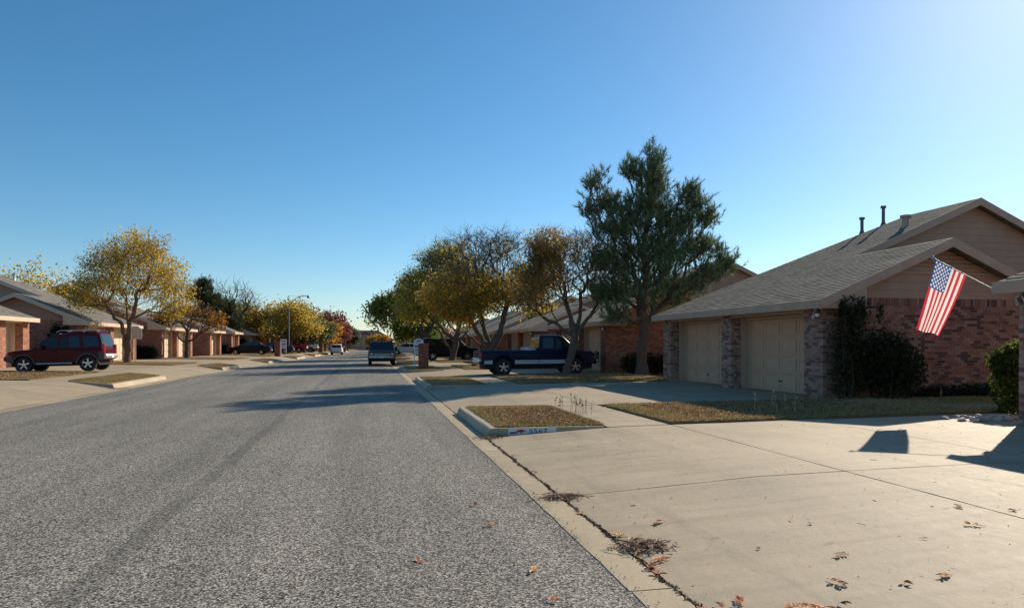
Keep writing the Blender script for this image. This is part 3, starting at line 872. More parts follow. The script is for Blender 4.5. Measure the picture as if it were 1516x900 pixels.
# ------------------------------------------------------------------ trees
def mst(rng, nodes, parents, pts, bf, maxlen=9):
    """grow a branching skeleton from trunk nodes to all points, short wire and short way to the root balanced by bf"""
    N0 = len(nodes); n = len(pts)
    P = np.zeros((N0+n, 3)); P[:N0] = nodes; par = list(parents); pl = np.zeros(N0+n)
    for i in range(N0):
        if par[i] >= 0: pl[i] = pl[par[i]]+np.linalg.norm(P[i]-P[par[i]])
    pts = np.array(pts); best = np.full(n, 1e9); bi = np.zeros(n, int); done = np.zeros(n, bool)
    def upd(k):
        d = np.linalg.norm(pts-P[k], axis=1)
        # branches do not like to run downwards
        d = d+np.clip(P[k][2]-pts[:, 2], 0, None)*.8
        c = d+bf*pl[k]
        m = c < best; best[m] = c[m]; bi[m] = k
    for k in range(N0):
        if k >= 2 or N0 < 3: upd(k)
    cnt = N0
    for _ in range(n):
        i = int(np.argmin(np.where(done, 1e9, best)))
        done[i] = True; k = cnt; P[k] = pts[i]; par.append(int(bi[i])); pl[k] = pl[par[k]]+np.linalg.norm(P[k]-P[par[k]]); cnt += 1
        upd(k)
    return P, par

def skeleton_mesh(P, par, r_tip, r_trunk, rng, N0, twigs=0, twig_len=.4, up=.3, flare=1.25):
    n = len(P); kids = [[] for _ in range(n)]
    for i, p in enumerate(par):
        if p >= 0: kids[p].append(i)
    order = list(range(n)); depth = [0]*n
    # children always come after parents here
    cnt = np.zeros(n)
    for i in range(n-1, -1, -1):
        if not kids[i]: cnt[i] = 1
        if par[i] >= 0: cnt[par[i]] += cnt[i]
    pw = math.log(max(2, cnt[0]))/math.log(r_trunk/r_tip)
    rad = r_tip*cnt**(1/pw)
    b = MB()
    def chain(start, first):
        path = [P[start]]; rr = [min(rad[start], rad[first]*1.15)]; cur = first
        while True:
            a = path[-1]; c = P[cur]; L = np.linalg.norm(c-a)
            if L > .35:
                k = int(min(4, L/.3))
                for q in range(1, k+1):
                    t = q/(k+1); path.append(a+(c-a)*t+rng.normal(0, .035*L, 3)+np.array([0,0,-.05*L*math.sin(PI*t)])); rr.append(rr[-1]*(1-t*.15)+rad[cur]*t*.15)
            path.append(c); rr.append(rad[cur])
            ks = kids[cur]
            if not ks: break
            ks = sorted(ks, key=lambda j: -rad[j])
            for j in ks[1:]: todo.append((cur, j))
            cur = ks[0]
        m = max(rr)
        b.tube(path, rr, 8 if m > .08 else 5 if m > .025 else 3, 0, False)
    todo = [(0, kids[0][0])]
    for j in kids[0][1:]: todo.append((0, j))
    while todo: chain(*todo.pop())
    tips = [i for i in range(N0, n) if cnt[i] <= 3]
    if twigs:
        for i in tips:
            base = P[i]; d0 = P[i]-P[par[i]]; d0 = d0/max(1e-6, np.linalg.norm(d0))
            for _ in range(twigs):
                d = d0*.8+rng.normal(0, .55, 3)+np.array([0,0,up]); d /= np.linalg.norm(d)
                L = twig_len*rng.uniform(.5, 1.2); m = base+d*L*.5+rng.normal(0,.03,3)
                b.tube([base, m, base+d*L+rng.normal(0,.05,3)], [r_tip*.8, r_tip*.6, r_tip*.3], 3, 0, False)
    return b, tips

def crown_points(rng, lobes, n, dmin=.0):
    """lobes: (cx,cy,cz,rx,ry,rz,weight); points fill the lobes, denser toward the outside"""
    lw = np.array([l[6] for l in lobes]); lw = lw/lw.sum(); out = []
    while len(out) < n:
        l = lobes[rng.choice(len(lobes), p=lw)]
        v = rng.normal(0, 1, 3); v /= np.linalg.norm(v); r = rng.uniform(.12, 1)**.55
        p = np.array([l[0]+v[0]*l[3]*r, l[1]+v[1]*l[4]*r, l[2]+v[2]*l[5]*r]); out.append(p)
    return np.array(out)

def leaf_quads(rng, ctr, size, elong=1.7):
    n = len(ctr)
    a = rng.normal(0, 1, (n, 3)); a /= np.linalg.norm(a, axis=1)[:, None]
    c = rng.normal(0, 1, (n, 3)); c -= a*np.sum(a*c, 1)[:, None]; c /= np.linalg.norm(c, axis=1)[:, None]
    s = (size*rng.uniform(.6, 1.3, n))[:, None]
    u = a*s*.5*elong; v = c*s*.5
    w_ = np.cross(a, c)*s*.15
    return np.stack([ctr-u, ctr+v+w_, ctr+u, ctr-v+w_], 1)

def tree(name, label, loc, trunk, lobes, n, seed, bark='bark', r_tip=.008, r_trunk=.17, bf=.35, twigs=0, twig_len=.4, leaves=0, spread=.28,
         size=.08, pal=None, wts=None, zone=None, group='', cat='tree', up=.3, tipshare=1.0, elong=1.7):
    rng = np.random.default_rng(seed)
    root = thing(name, label, cat, loc, 0, group or None)
    nodes, par = [], []
    for pl in trunk:          # list of polylines; the first point of later ones joins the nearest earlier node
        for k, p in enumerate(pl):
            if not nodes: nodes.append(p); par.append(-1); continue
            if k == 0:
                d = [np.linalg.norm(np.array(q)-np.array(p)) for q in nodes]; last = int(np.argmin(d)); continue
            nodes.append(p); par.append(last if k == 1 and pl is not trunk[0] else len(nodes)-2)
    pts = crown_points(rng, lobes, n)
    P, par = mst(rng, np.array(nodes, float), par, pts, bf)
    b, tips = skeleton_mesh(P, par, r_tip, r_trunk, rng, len(nodes), twigs, twig_len, up)
    # root flare
    p0 = Vector(nodes[0]); b.tube([p0+Vector((0,0,-.15)), p0+Vector((0,0,.02)), p0+Vector((0,0,.16)), p0+Vector((0,0,.45))], [r_trunk*1.7, r_trunk*1.5, r_trunk*1.18, r_trunk*.98], 9, 0, False)
    b.build('trunk', M[bark], root, 180)
    if leaves:
        tp = P[tips]
        if zone is not None:
            wz = np.array([max(0.0, zone(p)) for p in tp]); wz = wz/wz.sum(); idx = rng.choice(len(tp), leaves, p=wz)
        else: idx = rng.integers(0, len(tp), leaves)
        # leaves hang in loose sprays about each twig
        off = rng.normal(0, 1, (leaves, 3))*spread*np.array([1,1,.8])
        ctr = tp[idx]+off
        col = palette_mix(rng, leaves, pal, wts)
        tint = np.array([mnoise.noise((p[0]*.8+seed, p[1]*.8, p[2]*.8)) for p in tp])[idx][:, None]
        col = col*(1+.45*tint)
        if callable(wts): pass
        me = quads_mesh('crown', leaf_quads(rng, ctr, size, elong), np.clip(col, 0.005, .9), M['leaf'])
        link_mesh('crown', me, root)
    return root

GOLD = [(.68,.44,.05),(.74,.52,.09),(.48,.38,.07),(.30,.29,.07),(.60,.31,.03),(.54,.46,.13)]
def side_tree(label, loc, h, w_, seed, kind, group=None, n=160, leaves=2500, size=.22, stem=.22, bark='bark', rt=None):
    fork = h*stem
    tr = [[(0,0,0),(rnd(seed,.05),rnd(seed+1,.05),fork*.5),(rnd(seed+2,.1),rnd(seed+3,.1),fork)]]
    R2 = w_/2; hz = (h-fork)/2
    rng = random.Random(seed)
    lobes = [(0,0,fork+hz*.95,R2*.72,R2*.72,hz*.86,3)]
    for k in range(6):
        a = k*PI/3+rng.uniform(-.4,.4); rr = R2*rng.uniform(.42,.6); zz = fork+hz*rng.uniform(.35,1.35)
        lobes.append((math.cos(a)*rr, math.sin(a)*rr, zz, R2*.42, R2*.42, hz*.38, .9))
    K = {'gold':(GOLD,[4,4,3,2,2,1]), 'yellow':([(.54,.40,.08),(.50,.31,.05),(.34,.31,.08)],[3,2,2]),
         'oak':([(.040,.055,.020),(.055,.070,.028),(.085,.10,.05)],[3,3,1]), 'sage':([(.10,.12,.06),(.14,.16,.09),(.07,.09,.04)],[2,2,2]),
         'red':([(.17,.055,.045),(.23,.10,.06),(.13,.05,.045)],[3,2,2]), 'orange':([(.50,.20,.03),(.56,.32,.05),(.30,.22,.05)],[3,3,2]),
         'olive':([(.27,.24,.055),(.19,.20,.05),(.42,.31,.05)],[3,3,2]), 'green':([(.13,.19,.035),(.20,.26,.05),(.32,.34,.07)],[3,3,1]),
         'pinkish':([(.34,.15,.10),(.28,.11,.07),(.36,.22,.15)],[3,2,2])}[kind]
    return tree({'oak':'oak_tree','sage':'oak_tree'}.get(kind,'deciduous_tree'), label, loc, tr, lobes, n, seed, bark, .015, rt or .10+.012*h, .35, 0, .3, leaves, .34*w_/6+.12, size, K[0], K[1], group=group)
def rnd(s, a): return random.Random(s).uniform(-a, a)

# --- the big golden tree on the left
tree('golden_tree', 'tall golden yellow tree with several stems beside the maroon car', (-14.6, 46.0, .40),
     [[(0,0,0),(.0,.0,.3),(.0,0,.6)], [(0,0,.6),(-.2,.05,1.5),(-.35,.1,2.4),(-1.2,.1,3.5)], [(0,0,.6),(.13,0,1.6),(.1,0,2.6),(.5,-.1,3.7)], [(0,0,.6),(-.05,.2,2.0),(-.15,.3,3.4)]],
     [(.2,0,5.4,2.6,2.6,2.5,4),(-2.0,0,4.4,1.5,1.7,1.4,1.4),(2.3,0,4.4,1.5,1.7,1.4,1.3),(.8,0,7.0,1.6,1.6,1.3,1.3),(-1.4,.5,6.1,1.3,1.5,1.2,.9),(2.6,-.5,5.7,1.0,1.2,.9,.5),(2.4,0,3.3,1.1,1.1,.6,.5)],
     660, 11, 'bark_warm', .010, .19, .30, 3, .6, 19500, .29, .076, GOLD, [4,3,3,2.6,2,1])
# --- small nearly bare tree further along
tree('small_tree', 'small nearly bare dark tree with a few orange leaves on the left', (-14.5, 59.6, .40),
     [[(0,0,0),(.02,0,.7),(.0,0,1.25)], [(0,0,1.25),(-.9,0,2.1),(-1.4,0,2.8)], [(0,0,1.25),(.9,.1,2.0),(1.7,.1,2.5)], [(0,0,1.25),(.05,.1,2.2),(.15,.2,3.0)]],
     [(.1,0,3.6,1.9,1.9,1.2,3),(-1.6,0,3.2,1.2,1.2,.8,1.2),(2.0,0,3.2,1.2,1.2,.9,1.2)],
     330, 12, 'bark_dark', .012, .17, .3, 3, .55, 1500, .22, .13, [(.36,.15,.02),(.25,.12,.03),(.42,.22,.03)], [3,2,2], zone=lambda p: .25+(1.5 if (p[0] > 1.6 or p[0] < -1.0) and p[2] < 3.6 else 0))

GR = 'shade trees along the right-hand yards'
BR = [(.44,.27,.07),(.32,.21,.08),(.58,.31,.05),(.28,.25,.08),(.66,.46,.08)]
# --- right: bare brown tree in front of the pickup
tree('shade_tree', 'brown twiggy tree whose leaning trunk stands in front of the blue pickup', (8.85, 29.55, .16),
     [[(0,0,0),(.08,0,.55),(.26,.02,1.15),(.40,.0,1.75)], [(.4,0,1.75),(-.35,.1,2.3),(-1.2,.1,2.75)], [(.4,0,1.75),(.3,.3,2.6),(.1,.5,3.4)], [(.4,0,1.75),(.95,-.1,2.6),(1.5,-.1,3.5)], [(.4,0,1.75),(.7,.2,2.7),(.75,.3,3.8)]],
     [(.3,.1,4.9,1.9,1.7,1.6,3.5),(-1.2,.1,4.2,1.4,1.6,1.5,1.8),(1.7,0,4.4,1.1,1.4,1.4,1.4),(-.8,0,5.8,1.2,1.1,.8,.9),(1.1,0,5.8,1.1,1.1,.8,.9),(-1.6,0,3.2,.9,1.2,.6,.6)],
     1150, 21, 'bark', .0085, .185, .25, 5, .5, 15000, .20, .060, BR, [3,3,2,2,1], zone=lambda p: .35+(1.5 if p[0] < -.5 and p[2] > 3.8 else 0)+(.4 if p[0] < 0 else 0), group=GR)
# --- spreading tree behind it, thick low limbs, yellow and orange leaves
tree('shade_tree', 'wide spreading tree with thick low limbs and yellow orange leaves behind the pickup bed', (8.3, 46.0, .16),
     [[(0,0,0),(0,0,.5),(.0,0,1.0)], [(0,0,1.0),(-1.3,0,1.9),(-2.8,.1,2.6)], [(0,0,1.0),(1.4,.0,2.0),(2.6,.1,3.0)], [(0,0,1.0),(-.4,.3,2.4),(-.7,.4,3.8)], [(0,0,1.0),(.7,-.2,2.5),(1.0,-.3,3.8)], [(0,0,1.0),(-1.0,-.5,2.2),(-1.6,-.7,3.3)]],
     [(0,0,5.9,2.9,2.6,2.3,4),(-2.8,0,5.0,1.9,2.2,1.8,2),(2.3,0,5.3,1.7,2.0,1.7,1.5),(-1.3,0,7.8,2.1,1.9,1.5,1.7),(1.0,0,8.1,1.8,1.7,1.3,1.4),(-2.2,-.4,3.6,1.5,1.5,.8,1)],
     1250, 22, 'bark', .013, .30, .26, 6, .75, 28000, .31, .090, [(.66,.45,.07),(.68,.33,.04),(.46,.36,.08),(.34,.32,.08),(.74,.53,.09),(.40,.26,.08)], [3,2.4,3,2.4,1.2,2], zone=lambda p: .06+(1.4 if p[2] < 5.2 else 0)+(.55 if p[2] < 6.3 else 0), group=GR)
# --- next ones receding
tree('shade_tree', 'grey twigged tree with greenish gold lower leaves beside the dark van', (6.9, 56.2, .16),
     [[(0,0,0),(.1,0,.8),(.3,0,1.6)], [(.3,0,1.6),(-.9,0,2.8),(-1.9,0,3.8)], [(.3,0,1.6),(.6,.2,3.0),(.8,.3,4.3)], [(.3,0,1.6),(1.4,.1,2.7),(2.4,.1,3.6)], [(0,0,.7),(-.7,-.2,1.7),(-1.2,-.3,2.6),(-2.3,-.4,3.2)]],
     [(0,0,6.6,2.9,2.6,2.6,4),(-2.6,0,5.7,2.1,2.2,2.1,2.2),(2.3,0,5.8,1.9,2.0,2.0,1.5),(-.6,0,8.6,2.3,2.0,1.4,1.7),(-3.1,0,4.2,1.4,1.6,1.0,1)],
     1100, 23, 'bark', .015, .26, .27, 6, .85, 27000, .35, .11, [(.64,.50,.09),(.50,.45,.10),(.38,.40,.10),(.74,.56,.09),(.34,.29,.15)], [3,3,3,2,1], zone=lambda p: .15+(1.2 if p[2] < 5.8 else 0)+.2, group=GR)
tree('shade_tree', 'leafy olive green tree reaching over the street on the right', (5.6, 70.5, .16),
     [[(0,0,0),(0,0,.9),(.1,0,1.8)], [(.1,0,1.8),(-1.3,0,3.0),(-2.6,0,4.0)], [(.1,0,1.8),(.9,.2,3.2),(1.4,.3,4.6)], [(.1,0,1.8),(-.2,.2,3.3),(-.3,.3,4.8)]],
     [(0,0,6.0,2.9,2.8,2.5,4),(-2.8,0,5.2,2.1,2.2,1.6,2.2),(2.3,0,5.1,1.9,2.0,1.8,1.5),(-.8,0,7.4,2.0,2.0,1.3,1.2),(-4.2,0,4.6,1.4,1.3,1.5,1.2)],
     520, 24, 'bark_dark', .018, .25, .3, 2, .7, 12000, .40, .19, [(.20,.23,.05),(.27,.28,.06),(.44,.36,.06),(.14,.17,.045)], [3,3,1.5,2], group=GR)
side_tree('dense dark green tree further up the right side of the street', (6.2, 86, .15), 7.6, 7.0, 31, 'green', GR, 200, 5000, .27)
side_tree('olive and gold tree beyond the dark green one on the right', (7.4, 100, .15), 7.0, 6.6, 32, 'olive', GR, 180, 4500, .3)
side_tree('orange autumn tree far up the right side', (7.8, 113, .15), 6.0, 6.0, 33, 'orange', GR, 150, 3500, .3)
side_tree('pink leaved small tree beside the far pale car', (10.6, 104, .15), 4.4, 4.4, 34, 'pinkish', GR, 120, 2600, .24)
side_tree('dull green tree near the end of the street on the right', (8.3, 130, .15), 6.4, 7.0, 35, 'oak', GR, 150, 3500, .36)
side_tree('rounded orange bush like tree in front of the end house', (2.2, 178, .0), 4.0, 6.0, 36, 'orange', None, 120, 2200, .36)
# yellow trees seen through the gaps behind the houses
side_tree('bright yellow tree seen behind the red brick house', (21.5, 49, .2), 5.6, 6.0, 37, 'yellow', None, 160, 5500, .18)
side_tree('yellow green tree seen between the right-hand houses', (15.5, 57.5, .2), 5.4, 4.5, 38, 'yellow', None, 140, 4000, .2)
side_tree('dull olive tree beyond the right-hand roofs', (24, 84, .2), 6.5, 8, 39, 'olive', None, 160, 4000, .3)

# --- left side, receding
GL_ = 'trees along the left-hand yards'
side_tree('olive and gold tree behind the roof of the first left house', (-25.0, 58.4, .4), 8.0, 7.5, 41, 'gold', GL_, 260, 5200, .13)
side_tree('sparse brownish tree behind the far left roof ridge', (-28.6, 58.2, .4), 8.6, 4.6, 42, 'gold', GL_, 240, 1500, .11)
side_tree('large yellow tree behind the lamp post', (-10.2, 95.8, .4), 7.6, 8.4, 43, 'yellow', GL_, 260, 9500, .19)
side_tree('smaller yellow tree left of the lamp post', (-16.0, 97, .4), 6.6, 7.5, 44, 'yellow', GL_, 180, 6500, .2)
side_tree('yellow olive tree above the roofs left of the lamp', (-18.5, 103, .4), 8.0, 8.5, 45, 'olive', GL_, 160, 3800, .3)
side_tree('dark green oak past the street lamp', (-8.9, 100.5, .35), 5.0, 6.6, 46, 'oak', GL_, 180, 5200, .24)
side_tree('grey green oak beside the dark one', (-8.3, 109.5, .3), 6.0, 6.4, 47, 'sage', GL_, 180, 5000, .26)
side_tree('orange gold tree between the oak and the maroon tree', (-7.2, 120, .3), 6.0, 5.2, 48, 'orange', GL_, 150, 3600, .27)
side_tree('maroon leaved tree far along the left side', (-6.9, 129, .3), 8.0, 8.4, 49, 'red', GL_, 200, 5200, .3)
side_tree('reddish brown tree right of the maroon one', (-5.6, 137, .3), 6.4, 5.4, 50, 'red', GL_, 140, 3200, .3)
side_tree('round grey green tree nearest the end house', (-4.2, 146, .2), 5.2, 5.6, 51, 'sage', GL_, 150, 3600, .3)
side_tree('low green tree at the street end behind the round one', (-6, 162, .2), 5.0, 7, 52, 'oak', GL_, 120, 2600, .34)
# bare tree behind the pines
tree('bare_tree', 'leafless grey tree standing right of the dark pine on the left', (-17.4, 94, .4),
     [[(0,0,0),(0,0,1.6),(.1,0,3.2)], [(.1,0,3.2),(-1.0,0,5.0),(-1.5,0,6.4)], [(.1,0,3.2),(1.2,0,5.0),(2.0,0,6.2)], [(.1,0,3.2),(.2,.3,5.3),(.3,.4,7)]],
     [(.1,0,7.0,3.0,2.5,2.6,3),(2.0,0,6.3,2.2,2,1.8,1.3),(-1.6,0,6.8,2.0,2,2,1.3)], 380, 53, 'bark', .022, .30, .32, 2, 1.0)
# tree mass beyond the street end
def far_wood():
    rng = np.random.default_rng(90); n = 9000
    x = rng.uniform(-150, 190, n); y = rng.uniform(215, 260, n)
    top = np.array([3.6+1.7*mnoise.noise((a*.09, 1.7, 3))+1.0*mnoise.noise((a*.3, 5, 3)) for a in x])
    z = rng.uniform(.1, 1, n)*top
    me = quads_mesh('distant_trees', leaf_quads(rng, np.stack([x, y, z], 1), 1.0, 1.3), palette_mix(rng, n, [(.12,.11,.05),(.09,.10,.05),(.20,.13,.05),(.14,.10,.06)], [2,2,1,1]), M['leaf'])
    o = tag(link_mesh('distant_trees', me), 'far line of trees on the horizon beyond the end of the street', 'trees', None, 'stuff')
far_wood()

# --- pines
def pine(label, loc, h, lobes, seed, n, tufts_per=1, needles=26, nl=.24, nw=.02, r_trunk=.22, col=None, lean=0.0, group=None, bare=.18, r_tip=.012, limbs=None):
    rng = np.random.default_rng(seed)
    root = thing('pine_tree', label, 'tree', loc, 0, group)
    k = 9; nodes = [(lean*h*(i/k)**2+(rng.normal(0,.06) if 0 < i < k else 0), rng.normal(0,.05) if 0 < i < k else 0, h*.95*i/k) for i in range(k+1)]
    par = [-1]+list(range(k)); 
    for lb in (limbs or []):
        last = int(np.argmin([abs(q[2]-lb[0][2]) for q in nodes[:k+1]]))
        for p in lb[1:]: nodes.append(p); par.append(last); last = len(nodes)-1
    pts = crown_points(rng, lobes, n)
    P, par = mst(rng, np.array(nodes, float), par, pts, .55)
    b, tips = skeleton_mesh(P, par, r_tip, r_trunk, rng, len(nodes), 0)
    p0 = Vector(nodes[0]); b.tube([p0+Vector((0,0,-.15)), p0+Vector((0,0,.05)), p0+Vector((0,0,.5))], [r_trunk*1.6, r_trunk*1.35, r_trunk], 9, 0, False)
    b.build('trunk', M['bark_pine'], root, 180)
    tp = P[tips]; par_ = np.array(par)
    dirs = tp-P[par_[tips]]; dirs /= np.maximum(1e-6, np.linalg.norm(dirs, axis=1))[:, None]
    dirs = dirs*.55+np.array([0,0,.85]); dirs /= np.linalg.norm(dirs, axis=1)[:, None]
    # each twig end carries a brush of needles: a short upturned shoot, needles along it
    rep = np.repeat(np.arange(len(tp)), tufts_per)
    base = tp[rep]+rng.normal(0, .17, (len(rep), 3)); dd = dirs[rep]+rng.normal(0, .38, (len(rep), 3)); dd /= np.linalg.norm(dd, axis=1)[:, None]
    L = rng.uniform(.18, .42, len(rep))*nl/.24
    ri = np.repeat(np.arange(len(rep)), needles); t = rng.uniform(0, 1, len(ri))
    start = base[ri]+dd[ri]*(L[ri]*t)[:, None]
    v = dd[ri]*.9+rng.normal(0, .45, (len(ri), 3)); v /= np.linalg.norm(v, axis=1)[:, None]
    tip = start+v*(nl*rng.uniform(.55, 1.1, len(ri)))[:, None]
    s = np.cross(v, rng.normal(0, 1, (len(ri), 3))); s /= np.linalg.norm(s, axis=1)[:, None]
    co = np.stack([start-s*nw*.5, start+s*nw*.5, tip], 1)
    pal = col or [(.062,.080,.034),(.085,.105,.045),(.045,.060,.028),(.12,.125,.055)]
    c = palette_mix(rng, len(ri), pal, [3,3,2,1])*(1+.25*rng.normal(0, 1, (len(rep), 1))[ri].clip(-1.4, 1.4))
    link_mesh('crown', quads_mesh('crown', co, np.clip(c, .01, .4), M['needle'], 3), root)
    return root
PL = [(.6,0,9.6,.4,.4,.6,.45),(.4,0,8.6,.85,.85,.85,1.2),(-.45,0,9.1,.45,.5,.55,.5),(.2,0,7.4,1.1,1.2,.9,1.5),(0,0,6.0,1.7,1.6,1.15,2.4),(.2,0,4.7,2.1,1.9,1.05,2.8),(.4,0,3.6,2.2,2.0,.75,2.0),(1.5,0,7.0,1.1,1.0,.8,1.1),(-1.1,0,6.9,.9,1.0,.8,1.0),(1.7,0,5.6,1.2,1.2,.8,1.2),
      (-2.2,0,8.3,.42,.6,.55,.5),(-2.4,.2,7.4,.32,.5,.45,.35),(-1.5,.3,7.6,.55,.8,.45,.55),(-1.8,-.2,6.4,.65,.8,.5,.7),(-1.7,0,5.0,.75,.9,.5,.8),(-1.7,.2,3.6,.7,.8,.4,.6),(-1.4,-.4,2.6,.45,.5,.32,.4),
      (2.2,0,8.1,.45,.6,.5,.55),(2.8,.2,7.7,.4,.6,.45,.45),(3.1,-.2,7.0,.45,.6,.45,.5),(2.2,.3,6.8,.65,.8,.5,.65),(2.8,0,5.8,.55,.8,.42,.5),(3.7,.1,5.6,.45,.6,.35,.4),(4.1,0,5.0,.42,.6,.35,.4),(3.1,-.2,4.6,.75,.9,.42,.7),(2.2,0,4.1,.75,.9,.42,.6)]
pine('large dark pine tree rising behind the twin garage house', (12.1, 28.6, .2), 10.4, PL, 61, 1950, 3, 25, .27, .022, .25, lean=.055, col=[(.135,.18,.085),(.175,.225,.105),(.10,.14,.065),(.25,.28,.14)])
pine('tall dark pine behind the low left garages', (-18.6, 84.5, .4), 8.9, [(0,0,7.6,.9,.9,1.0,1),(0,0,6.2,1.7,1.6,1.1,1.6),(-.9,0,6.6,1.2,1.2,.8,.8),(.9,0,5.6,1.4,1.4,1.0,1.2),(0,0,4.5,1.7,1.7,1.2,1.3)], 62, 330, 5, 22, .36, .05, .2,
     [(.028,.040,.022),(.040,.055,.028),(.02,.03,.018)] if False else None)
pine('lower bushy pine right of the tall one on the left', (-16.6, 86.5, .4), 6.3, [(0,0,5.3,.8,.8,.9,1),(.1,0,4.0,1.4,1.4,1.1,1.6),(-.2,0,2.9,1.5,1.5,.9,1.4),(.8,0,3.4,1.0,1.2,.8,.8)], 63, 260, 5, 22, .34, .05, .17)

# ------------------------------------------------------------------ shrubs
def shrub(name, label, loc, lobes, n_leaf, size, pal, wts, seed, stems=6, shell=.5, group=None, cat='shrub', hgt=1.0, bark='bark_dark'):
    rng = np.random.default_rng(seed); root = thing(name, label, cat, loc, 0, group)
    lw = np.array([l[6] for l in lobes]); lw = lw/lw.sum(); idx = rng.choice(len(lobes), n_leaf, p=lw)
    Lb = np.array([l[:6] for l in lobes])[idx]
    v = rng.normal(0, 1, (n_leaf, 3)); v /= np.linalg.norm(v, axis=1)[:, None]
    r = rng.uniform(shell, 1.05, n_leaf)[:, None]
    bump_ = np.array([1+.22*mnoise.noise((a[0]*2.3+seed, a[1]*2.3, a[2]*2.3)) for a in v])[:, None]
    ctr = Lb[:, :3]+v*Lb[:, 3:6]*r*bump_
    ctr[:, 2] = np.maximum(ctr[:, 2], .02)
    link_mesh('foliage', quads_mesh('foliage', leaf_quads(rng, ctr, size, 1.6), palette_mix(rng, n_leaf, pal, wts), M['leaf']), root)
    b = MB()
    for k in range(stems):
        l = lobes[k % len(lobes)]; a = rng.uniform(0, 2*PI)
        e = (l[0]+l[3]*.5*math.cos(a), l[1]+l[4]*.5*math.sin(a), l[2]+l[5]*rng.uniform(.2,.8)); s = (l[0]*.4+.1*math.cos(a), l[1]*.4+.1*math.sin(a), -.05)
        m = ((s[0]+e[0])/2+rng.normal(0,.05), (s[1]+e[1])/2+rng.normal(0,.05), (s[2]+e[2])*.5)
        b.tube([s, m, e], [.022*hgt, .016*hgt, .006], 5, 0, False)
    b.build('stems', M[bark], root, 180)
    return root
DK = [(.048,.058,.027),(.066,.076,.035),(.034,.042,.022),(.09,.085,.04)]
shrub('climbing_shrub', 'tall dark upright shrub against the corner pillar of the garage house', (11.52, 14.55, .2), [(0,0,.7,.42,.32,.7,2),(.05,0,1.5,.48,.34,.75,2),(.15,0,2.1,.40,.3,.45,1.1),(-.1,0,2.25,.13,.12,.35,.3),(.45,0,2.2,.2,.14,.4,.4),(.95,0,2.15,.10,.1,.4,.15),(.35,0,1.0,.45,.3,.8,1.2)], 5200, .05, DK+[(.16,.095,.045)], [3,3,2,1.5,1.6], 71, 12, .2, hgt=.8, bark='bark')
shrub('round_shrub', 'rounded dark evergreen shrub below the gable wall beside the tall one', (12.65, 14.4, .2), [(0,0,.85,.80,.5,.85,3),(-.2,0,1.15,.65,.42,.6,1.5),(.5,0,.7,.45,.4,.6,1)], 7500, .052, DK, [3,3,3,1], 72, 6, .3)
shrub('ground_cover', 'low dark plants along the foot of the gable wall', (15.6, 14.62, .2), [(-1.5,0,.14,.9,.24,.22,1),(-.3,0,.16,.9,.26,.24,1),(.9,0,.18,.9,.24,.26,1),(2.0,0,.2,.8,.26,.3,1)], 5000, .045, DK, [3,3,3,1], 73, 6, .1, cat='plants')
shrub('clipped_hedge', 'clipped green hedge with yellow sunlit leaves at the right edge', (12.7, 11.2, .18), [(0,0,.55,.38,.40,.55,2),(.05,0,1.0,.40,.42,.45,2),(.32,0,.8,.3,.35,.7,1.5),(-.12,.1,1.05,.28,.3,.3,1),(.3,.1,1.25,.24,.3,.25,.8)], 5200, .055, [(.085,.12,.025),(.12,.15,.03),(.05,.075,.02),(.26,.24,.03)], [3,3,3,.6], 74, 6, .55)
shrub('low_hedge', 'low dark hedge under the red brick wall left of the pine trunk', (12.75, 30.3, .2), [(-.45,0,.45,.55,.4,.5,1),(.3,0,.45,.55,.4,.5,1),(.9,0,.42,.5,.4,.46,1),(1.7,-.1,.45,.4,.4,.45,1)], 4200, .07, DK, [3,3,3,1], 75, 6, .4)
shrub('column_conifer', 'narrow dark conifer between the pine trunk and the far brick pillar', (12.25, 25.75, .2), [(0,0,.6,.26,.28,.6,1),(0,0,1.25,.22,.24,.6,1),(0,0,1.8,.13,.14,.4,.5)], 3000, .06, [(.025,.042,.026),(.035,.055,.03)], [1,1], 76, 4, .4)
for x, y, lb, hh, sd in ((-18.2, 57.5, 'dark hedge in front of the left house behind the golden tree', 1.0, 77), (-17.9, 80.2, 'dark shrub between two low left garages', 1.1, 78), (-17.9, 89.6, 'tall dark shrub before the nose of the black sedan', 1.9, 79), (-18.0, 44.3, 'dark climbing shrub on the near corner of the left house', 2.2, 80)):
    ln = .6 if sd in (79, 80) else 1.1
    shrub('dark_hedge', lb, (x+bend(y, x), y, .43), [(-ln*.5,0,hh*.5,ln*.6,.4,hh*.55,1),(ln*.4,0,hh*.5,ln*.6,.4,hh*.52,1)], 2200, .10, [(.022,.034,.014),(.03,.045,.02)], [1,1], sd, 4, .5)
shrub('yard_shrub', 'dark low shrub beside the second large trunk on the right', (11.9, 45.0, .2), [(0,0,.45,.7,.4,.5,1),(.9,0,.4,.6,.4,.45,1)], 1800, .09, DK, [3,3,3,1], 81, 4, .4)

